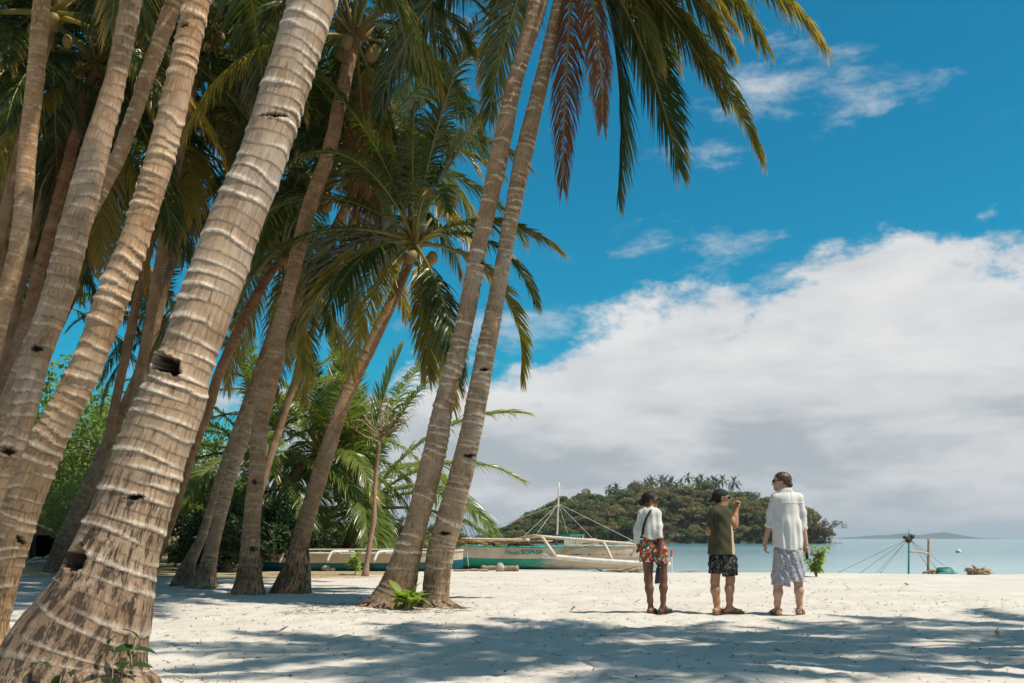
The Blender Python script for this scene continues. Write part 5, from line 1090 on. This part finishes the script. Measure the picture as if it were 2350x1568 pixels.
W.part('hair', s, HAIR1); glasses(W.root, f, sd_, u, c, h)
for q in (-1,):
    a = np.linspace(0, 2*np.pi, 15); mb = MB(); e0 = c-u*.26*h-f*.03*h+sd_*q*.385*h; mb.tube(np.stack([e0+f*.07*h*math.cos(i)+u*.09*h*math.sin(i) for i in a]), .0035, 5, False); mb.build('hoop_earring', GOLD, W.root)
for (he, ba, dv, s2, g) in (f1, f2): sole(W.root, g, dv, s2, .255, SOLE, BLKC, 'sandal', 'slide')
# strap across the back
mb = MB(); c_, _ = catmull(np.array([J(372, 420, -.055), J(345, 462, -.125), J(308, 530, -.148), J(283, 610, -.150), J(272, 690, -.145)]), 14); V = np.concatenate([c_+[-.017, -.004, -.004], c_+[.017, -.004, .004], c_+[.017, .02, .004], c_+[-.017, .02, -.004]]); F = [(k_*14+i, k_*14+i+1, ((k_+1) % 4)*14+i+1, ((k_+1) % 4)*14+i) for k_ in range(4) for i in range(13)]
st = link('shoulder_strap', mesh('shoulder_strap', V, F), BLKC, None, W.base); tag(st, 'black bag strap slung across the white gauze blouse', 'strap')
bt = empty('bottle', W.base+J(424, 1062, -.16), 'black insulated bottle with a steel base held in a hand', 'bottle')
mb = MB(); mb.tube([(0, 0, -.125), (0, 0, -.12), (0, 0, .06), (0, 0, .085), (0, 0, .095)], [.036, .038, .038, .030, .024], 20); mb.build('bottle_body', BLKP, bt, rot=(0, R(6), 0))
mb = MB(); mb.tube([(0, 0, .096), (0, 0, .135), (0, 0, .137)], [.027, .027, .02], 16); mb.build('cap', BLKC, bt, rot=(0, R(6), 0)); mb = MB(); mb.tube([(0, 0, -.138), (0, 0, -.1255)], [.036, .037], 20); mb.build('steel_base', STEEL, bt, rot=(0, R(6), 0))
mb = MB(); a = np.linspace(0, np.pi, 9); mb.tube(np.stack([np.array([.026*math.cos(i)+.013, 0, .13+.035*math.sin(i)]) for i in a]), .006, 5); mb.build('carry_loop', BLKC, bt, rot=(0, R(6), 0))

# ---- person with olive tee, cap, pointing
Mn = Fig(1075, 1462, 13.25, 'person in an olive tee, backward black cap and black shorts pointing ahead'); J = Mn.J
b = SDF((-.36, -.38, -.03), (.40, .45, 1.74), RES)
hd = head(b, J(1064, 322, .04), .235, .08)
b.cone(J(1045, 445, 0), J(1058, 390, .03), .064, .06, .03); Ls, Rs = J(988, 498, -.05), J(1110, 484, .09); b.cone(Ls, Rs, .058, .058, .05); b.cone(J(1045, 510), J(1060, 700), .125, .12, .05, .85); b.cone(J(1060, 700), J(1070, 860), .12, .115, .05, .85); b.cone(J(1040, 920), J(1112, 915), .09, .09, .04)
la, ra_ = J(1018, 1412, .0), J(1140, 1400, .02); leg(b, J(1014, 950), J(998, 1140, .01), la, .082, .056, .058, .036, (-.5, -.86, 0)); leg(b, J(1138, 945, .02), J(1150, 1130, .02), ra_, .082, .056, .058, .036, (-.6, -.8, 0))
f1 = foot(b, la, (.72, .70), .25); f2 = foot(b, ra_, (.95, -.05), .25)
el_, wr = J(1208, 588, .16), J(1238, 432, .20); b.chain([Rs, el_, wr], [.058, .047, .032]); b.ell(J(1218, 545, .17), (.046, .046, .09), .03)
hand(b, wr, (.22, .1, 1), (-1, .2, 0), .175, .95, True)
b.chain([Ls, J(952, 590, -.04), J(940, 660, -.02), J(1000, 690, .16)], [.048, .045, .044, .034]); hand(b, J(1000, 690, .16), (.8, .5, 0), (0, 0, 1), .17)
Mn.part('body', b, SK2)
s = SDF((-.34, -.34, .72), (.34, .36, 1.48), RES)
s.cone(J(985, 490, -.05), J(1105, 478, .09), .086, .086, .04); s.cone(J(1045, 495), J(1055, 700), .150, .156, .05, .9); s.cone(J(1055, 700), J(1062, 900), .156, .190, .04, .86); s.cone(J(1112, 478, .1), J(1152, 535, .12), .078, .086, .04); s.cone(J(978, 490, -.06), J(956, 600, -.04), .070, .062, .03)
s.warp(lambda x, y, z: .006*np.sin(30*x+4*np.sin(5*z)+14*y)*np.clip((1.25-z)*3, .2, 1)+.003*np.sin(34*z+40*x))
s.cut(lambda x, y, z: np.maximum(J(0, 882)[2]-z, -1)); s.cut(lambda x, y, z: np.where((x > J(1150, 0)[0]) & (z > J(0, 600)[2]), (x*.62-z*.78)-(J(1165, 0)[0]*.62-J(0, 520)[2]*.78), -1)); s.cut(lambda x, y, z: np.where(x < J(925, 0)[0], J(0, 612)[2]-z, -1))
s.ell(J(1052, 420, .01), (.09, .085, .05), 0, sub=True)
Mn.part('tee_shirt', s, OLIVE_T)
s = SDF((-.30, -.28, .48), (.30, .30, .86), RES)
s.cone(J(1068, 870), J(1072, 940), .160, .178, .04, .85); s.cone(J(1022, 950), J(1004, 1070), .118, .100, .04); s.cone(J(1128, 950, .02), J(1154, 1075, .02), .118, .100, .04)
s.warp(lambda x, y, z: .006*np.sin(45*x+5*np.sin(14*z))); s.cut(lambda x, y, z: np.where(x < J(1075, 0)[0], J(0, 1066)[2]-z, J(0, 1090)[2]+.12*(x-.1)-z))
Mn.part('shorts', s, BLKLINE)
f, sd_, u, c = hd; h = .235
s = SDF(c-[.24, .22, .22], c+[.22, .22, .2], .006); s.ell(c+u*.09*h-f*.06*h, (.47*h, .375*h, .415*h), 0, .08); s.cut(lambda x, y, z: -(z-c[2])+.04*h-.25*((x-c[0])*f[0]+(y-c[1])*f[1])*-1)
s.cone(c-f*.42*h+u*.0*h-sd_*.16*h, c-f*.60*h-u*.20*h-sd_*.12*h, .016, .012, .01); s.cone(c-f*.42*h+u*.0*h+sd_*.16*h, c-f*.60*h-u*.20*h+sd_*.12*h, .016, .012, .01); s.cone(c-f*.44*h+u*.0*h, c-f*.66*h-u*.22*h, .02, .014, .03)
Mn.part('cap', s, BLKC)
s = SDF(c-[.24, .22, .24], c+[.2, .22, .1], .006); s.ell(c-u*.02*h-f*.09*h, (.42*h, .37*h, .40*h), 0, .08); s.cut(lambda x, y, z: np.maximum((z-c[2])-.08*h, ((x-c[0])*f[0]+(y-c[1])*f[1])+.10*h))
Mn.part('hair', s, HAIR1); glasses(Mn.root, f, sd_, u, c, h)
for (he, ba, dv, s2, g) in (f1, f2): sole(Mn.root, g, dv, s2, .275, TANL, TANL, 'flip_flop', 'flip')
sb = empty('sling_bag', Mn.base+J(1195, 690, .26), 'black sling bag hanging at the front of the olive tee', 'bag')
s = SDF((-.1, -.1, -.16), (.1, .1, .16), .008); s.cone((0, 0, .06), (.01, 0, -.08), .048, .058, .02, 1.3); link('bag_body', s.mesh('bag_body'), BLKC, sb)
mb = MB(); c_, _ = catmull(np.array([J(1190, 620, .24), J(1150, 500, .17), J(1090, 455, .02), J(1040, 460, -.10), J(985, 500, -.155), J(968, 560, -.17), J(990, 640, -.172)])-J(1195, 690, .26), 22); V = np.concatenate([c_+[-.012, -.006, -.008], c_+[.012, -.006, .008], c_+[.012, .02, .008], c_+[-.012, .02, -.008]]); F = [(k_*22+i, k_*22+i+1, ((k_+1) % 4)*22+i+1, ((k_+1) % 4)*22+i) for k_ in range(4) for i in range(21)]
link('strap', mesh('strap', V, F), BLKC, sb)

# ---- tall person with white linen shirt and sarong
Rn = Fig(1705, 1470, 13.1, 'tall person in a loose white linen shirt and grey speckled sarong'); J = Rn.J
b = SDF((-.36, -.34, -.03), (.34, .40, 1.95), RES)
hd = head(b, J(1652, 172, .03), .245, math.pi-.30)
b.cone(J(1680, 290, 0), J(1662, 225, .02), .06, .056, .03); Ls, Rs = J(1598, 352, 0), J(1798, 352, 0); b.cone(Ls, Rs, .055, .055, .05); b.cone(J(1698, 400), J(1705, 640), .125, .11, .05, .75); b.cone(J(1705, 640), J(1712, 840), .115, .14, .06, .8)
la, ra_ = J(1608, 1420, .0), J(1830, 1412, .02); leg(b, J(1640, 860), J(1617, 1170, .01), la, .095, .054, .058, .034); leg(b, J(1785, 860), J(1812, 1150, .01), ra_, .095, .054, .057, .034)
f1 = foot(b, la, (-.12, 1), .26); f2 = foot(b, ra_, (.45, .9), .26)
b.chain([Ls, J(1560, 480, .01), J(1536, 595, .01), J(1490, 765, .0)], [.044, .042, .041, .029]); hand(b, J(1490, 768, .0), (-.05, .1, -1), (.4, 1, 0), .185, .55)
b.chain([Rs, J(1840, 480, 0), J(1858, 615, .0), J(1882, 785, -.02)], [.044, .042, .041, .029]); hand(b, J(1882, 788, -.02), (0, .15, -1), (-.5, 1, 0), .18, .8)
Rn.part('body', b, SK3)
s = SDF((-.36, -.30, .76), (.34, .30, 1.70), RES)
s.cone(J(1600, 340), J(1796, 340), .078, .078, .05); s.cone(J(1698, 390), J(1700, 600), .155, .165, .05, .8); s.cone(J(1650, 600), J(1632, 800), .105, .108, .05); s.cone(J(1750, 600), J(1772, 800), .105, .110, .05); s.cone(J(1700, 600), J(1702, 850), .165, .185, .05, .86)
s.chain([J(1588, 345), J(1556, 480, .01), J(1536, 605, .01)], [.064, .062, .058], .03); s.chain([J(1808, 345), J(1842, 480, 0), J(1858, 632, 0)], [.064, .060, .056], .03)
s.cone(J(1655, 268, 0), J(1712, 268, -.01), .052, .052, .03)
s.warp(lambda x, y, z: (.010*np.sin(40*x+3*np.sin(5*z))+.005*np.sin(83*x+4*z+2))*np.clip((1.42-z)*2.5, .12, 1)-.004*(np.abs(z-J(0, 388)[2]) < .006)+.006*(np.abs(x-.02) < .007)*(z > J(0, 388)[2]))
s.cut(lambda x, y, z: np.where(x < J(1506, 0)[0]+0*x, J(0, 612)[2]-z+.3*(x-J(1506, 0)[0]), np.where(x > J(1872, 0)[0]+.2*(z-J(0, 640)[2]), J(0, 638)[2]-z, J(0, 842)[2]+.65*np.maximum(0, np.abs(x-.02)-.05)**1.3-z)))
s.ell(J(1668, 228, .02), (.075, .075, .045), 0, sub=True)
Rn.part('shirt', s, LINEN)
for (p0, r_, nm) in ((J(1536, 600, .01), .063, 'rolled_cuff'), (J(1858, 628, 0), .060, 'rolled_cuff')):
    s = SDF(p0-[.12, .12, .06], p0+[.12, .12, .06], .008); s.cone(p0+[0, 0, .015], p0+[-.004, 0, -.012], r_, r_*.97, .02); s.cut(lambda x, y, z: np.abs(z-p0[2]+.1*(x-p0[0]))-.024); Rn.part(nm, s, LINEN)
s = SDF((-.34, -.30, .34), (.36, .32, 1.02), RES)
s.cone(J(1708, 800), J(1712, 900), .135, .175, .05, .82); s.cone(J(1665, 880), J(1632, 1200), .115, .118, .06); s.cone(J(1760, 880), J(1795, 1200), .115, .125, .06); s.cone(J(1712, 900), J(1712, 1220), .165, .15, .07, .85)
s.warp(lambda x, y, z: .010*np.sin(34*x-9*z+4*np.sin(7*z))*np.clip((.95-z)*3, .1, 1)+.006*np.sin(70*x+26*z)); s.cut(lambda x, y, z: np.where(x < J(1712, 0)[0], J(0, 1190)[2]-.02*np.clip((x+.02)*12, -1, 1)-z, J(0, 1146)[2]-z))
Rn.part('sarong', s, SPECK)
f, sd_, u, c = hd; h = .245
s = SDF(c-[.24, .24, .24], c+[.24, .24, .22], .006); s.ell(c+u*.075*h-f*.07*h, (.485*h, .385*h, .43*h), 0, math.pi-.30); s.warp(lambda x, y, z: .0025*np.sin((x-y)*160+z*60)); s.cut(lambda x, y, z: ((x-c[0])*f[0]+(y-c[1])*f[1])*.7-(z-c[2])*.55-.055*h)
s.ell(c-f*.46*h-u*.22*h, (.15*h, .19*h, .15*h), .02)
Rn.part('hair', s, HAIR2); glasses(Rn.root, f, sd_, u, c, h)
for (he, ba, dv, s2, g) in (f1, f2): sole(Rn.root, g, dv, s2, .285, TANL, TANL, 'sandal', 'strap')
mb = MB(); mb.blob((0, 0, 0), (.022, .02, .045), 2, 8, 6, .1); mb.tube([(0, 0, .04), (.003, 0, .07)], .006, 5); o = mb.build('key_pouch', BLKC, None, Rn.base+J(1888, 895, -.03)); tag(o, 'small dark pouch dangling from a hand beside the sarong', 'pouch')
# ------------------------------------------------------------------ litter on the sand
rs = np.random.RandomState(31)
def strip_litter(n, xr, yr, Lr, wd, seed, bias=None):
    rs = np.random.RandomState(seed); x = xr[0]+rs.rand(n)*(xr[1]-xr[0]); y = yr[0]+(yr[1]-yr[0])*rs.rand(n)**1.3
    L = Lr[0]+(Lr[1]-Lr[0])*rs.rand(n)**2; a = rs.rand(n)*6.28; bend = (rs.rand(n)-.5)*.6
    q = np.array([-.5, -.17, .17, .5]); pts = np.stack([x[:, None]+np.cos(a)[:, None]*q*L[:, None]-np.sin(a)[:, None]*(q*q*bend[:, None]*L[:, None]), y[:, None]+np.sin(a)[:, None]*q*L[:, None]+np.cos(a)[:, None]*(q*q*bend[:, None]*L[:, None])], -1)
    z = fine_z(pts[..., 0], pts[..., 1])+.004+rs.rand(n, 4)*.012; c = np.concatenate([pts, z[..., None]], -1); w_ = wd*(.5+rs.rand(n))
    wv = np.stack([-np.sin(a), np.cos(a), a*0], -1)*w_[:, None]; tp = np.array([.4, 1, .9, .2])
    up = np.array([0, 0, 1.0])
    ring = [c-wv[:, None]*tp[None, :, None], c+wv[:, None]*tp[None, :, None], c+up*(w_[:, None, None]*.9)]
    V = np.stack(ring, 2).reshape(-1, 3); b = np.arange(n)*12
    F = np.concatenate([np.stack([b+3*i+j, b+3*i+(j+1) % 3, b+3*(i+1)+(j+1) % 3, b+3*(i+1)+j], -1) for i in range(3) for j in range(3)])
    return V, F
A_ = strip_litter(2600, (-6, 8.5), (5.2, 16), (.02, .16), .0022, 1); B_ = strip_litter(1500, (-5, 8), (5, 26), (.015, .07), .006, 2); C_ = strip_litter(500, (-3.2, -.6), (13.2, 15.6), (.05, .25), .004, 3)
V = np.concatenate([A_[0], B_[0], C_[0]]); F = np.concatenate([A_[1], B_[1]+len(A_[0]), C_[1]+len(A_[0])+len(B_[0])])
m, t, out = new_mat('plant_litter'); n = t.noise(t('ShaderNodeTexCoord').outputs['Object'], 2.0, 3); pbsdf(t, out, t.mix(t.ss(n, .35, .65), (.10, .065, .04), (.30, .20, .11)), .9, .1)
tag(link('plant_litter', mesh('plant_litter', V, F), m), 'fine twigs and dry plant bits strewn over the sand', None, None, 'stuff')
Vl, Fl = leaf_shape(.16, .035, -.35); ML = mesh('dry_leaf', Vl, Fl, True, dict(lv=np.zeros(len(Vl)))); ML.materials.append(DRYLEAF)
for i, (px, py, lb) in enumerate([(1454, 1384, 'curled brown leaf on the sand beside the black sandals'), (1950, 1351, 'brown leaf on the sand beyond the beach shrub'), (2085, 1345, 'reddish dry leaf on the sand before the teal mast'), (1900, 1340, 'small brown leaf on the sand near the beach shrub'), (2290, 1462, 'dry leaf on the shaded sand'), (1790, 1370, 'dry leaf between the sarong and the olive tee'), (1310, 1400, 'dry leaf near the dry coconut side of the palms'), (640, 1450, 'dry leaf in the palm shade'), (1100, 1480, 'dry leaf in the frond shadow')]):
    d = CAMH*FPX/(py-HY); x = (px-CX)/FPX*d; o = link('dry_leaf', ML, None, None, (x, d, float(fine_z(x, d))+.012), (.2, -.1, i*1.9), .65+.3*rs.rand()); tag(o, lb, 'leaf', 'dry leaves on the sand')
dp = P(838, 1384, 14.9); mb = MB(); mb.tube([(0, 0, 0), (.18, 0, .05), (.42, .03, .02)], [.012, .05, .01], 6); o = mb.build('palm_spathe', simple('spathe', (.16, .07, .04), (.10, .045, .03), .7), None, G(815, 14.6)+[0, 0, .03]); tag(o, 'dark red-brown fallen palm sheath by the roots of the pair', 'palm sheath')
# surface roots at the foot of the leaning pair and the big palm
ROOT = simple('surface_root', (.30, .22, .15), (.18, .12, .08), .9, sc=20, bump=.5)
def roots(pal, cx_, cy_, r, n, L, seed, rad=.014):
    rs = np.random.RandomState(seed); base = np.array(pal.location)
    for i in range(n):
        a = rs.rand()*6.28; l_ = L*(.35+.75*rs.rand()); p = []
        for q in np.linspace(0, 1, 6):
            rr = r*.75+l_*q; an = a+.35*math.sin(q*3+i); x, y = cx_+math.cos(an)*rr, cy_+math.sin(an)*rr; p.append((x, y, float(fine_z(x, y))+.10*(1-q)**2.2-.012*q+.004))
        mb = MB(); mb.tube(np.array(p)-base, np.linspace(rad*1.4, rad*.3, 6), 5); mb.build('root', ROOT, pal)
roots(PAL['K1'][0], (898-CX)/FPX*14.8, 14.8, .38, 34, .42, 3); roots(PAL['K2'][0], (1000-CX)/FPX*14.75, 14.75, .27, 26, .3, 4); roots(PAL['J'][0], (668-CX)/FPX*18.3, 18.3, .36, 14, .25, 5); roots(PAL['L2'][0], (466-CX)/FPX*20.6, 20.6, .3, 12, .25, 6)
# dry palm leaves heaped on the green boat
hp = empty('dry_frond_heap', np.array([*P(1150, 1250, 32.6)]), 'heap of dry brown palm leaves lying on the cream and green boat', 'dry leaves'); rs = np.random.RandomState(44)
for i in range(11):
    me = frond_mesh(10+rs.rand()*15, 30+rs.rand()*25, .9+.6*rs.rand(), 26, 500+i, grav=.25, lmax=.28, wl=.014, pet=.1); me.materials.append(FDEAD)
    link('dry_frond', me, None, hp, (-1.1+i*.16+rs.randn()*.08, .1+rs.randn()*.2, -.02+.06*rs.rand()), (rs.randn()*.2, 0, rs.choice([0, math.pi])+rs.randn()*.4))
for i, (x_, z_) in enumerate([(1060, 1243), (1170, 1251), (1250, 1253), (1290, 1253)]):
    pole(hp, DRYLEAF, P(x_, z_, 32.6)-np.array(hp.location), P(x_+70, z_+1, 32.6)-np.array(hp.location), .03, 'dry_stalk')
# ------------------------------------------------------------------ sea haze
hb_ = MB(); hb_.box((0, 7500, 33), (33000, 21000, 76))
m, t, out = new_mat('sea_haze'); pv = t('ShaderNodeVolumePrincipled'); pv.inputs['Color'].default_value = (.78, .88, .96, 1); pv.inputs['Density'].default_value = 1.3e-4; pv.inputs['Anisotropy'].default_value = .2
t.l.new(pv.outputs[0], out.inputs['Volume'])
tag(hb_.build('haze', m, smooth=False), 'thin pale sea haze in the air', None, None, 'stuff')
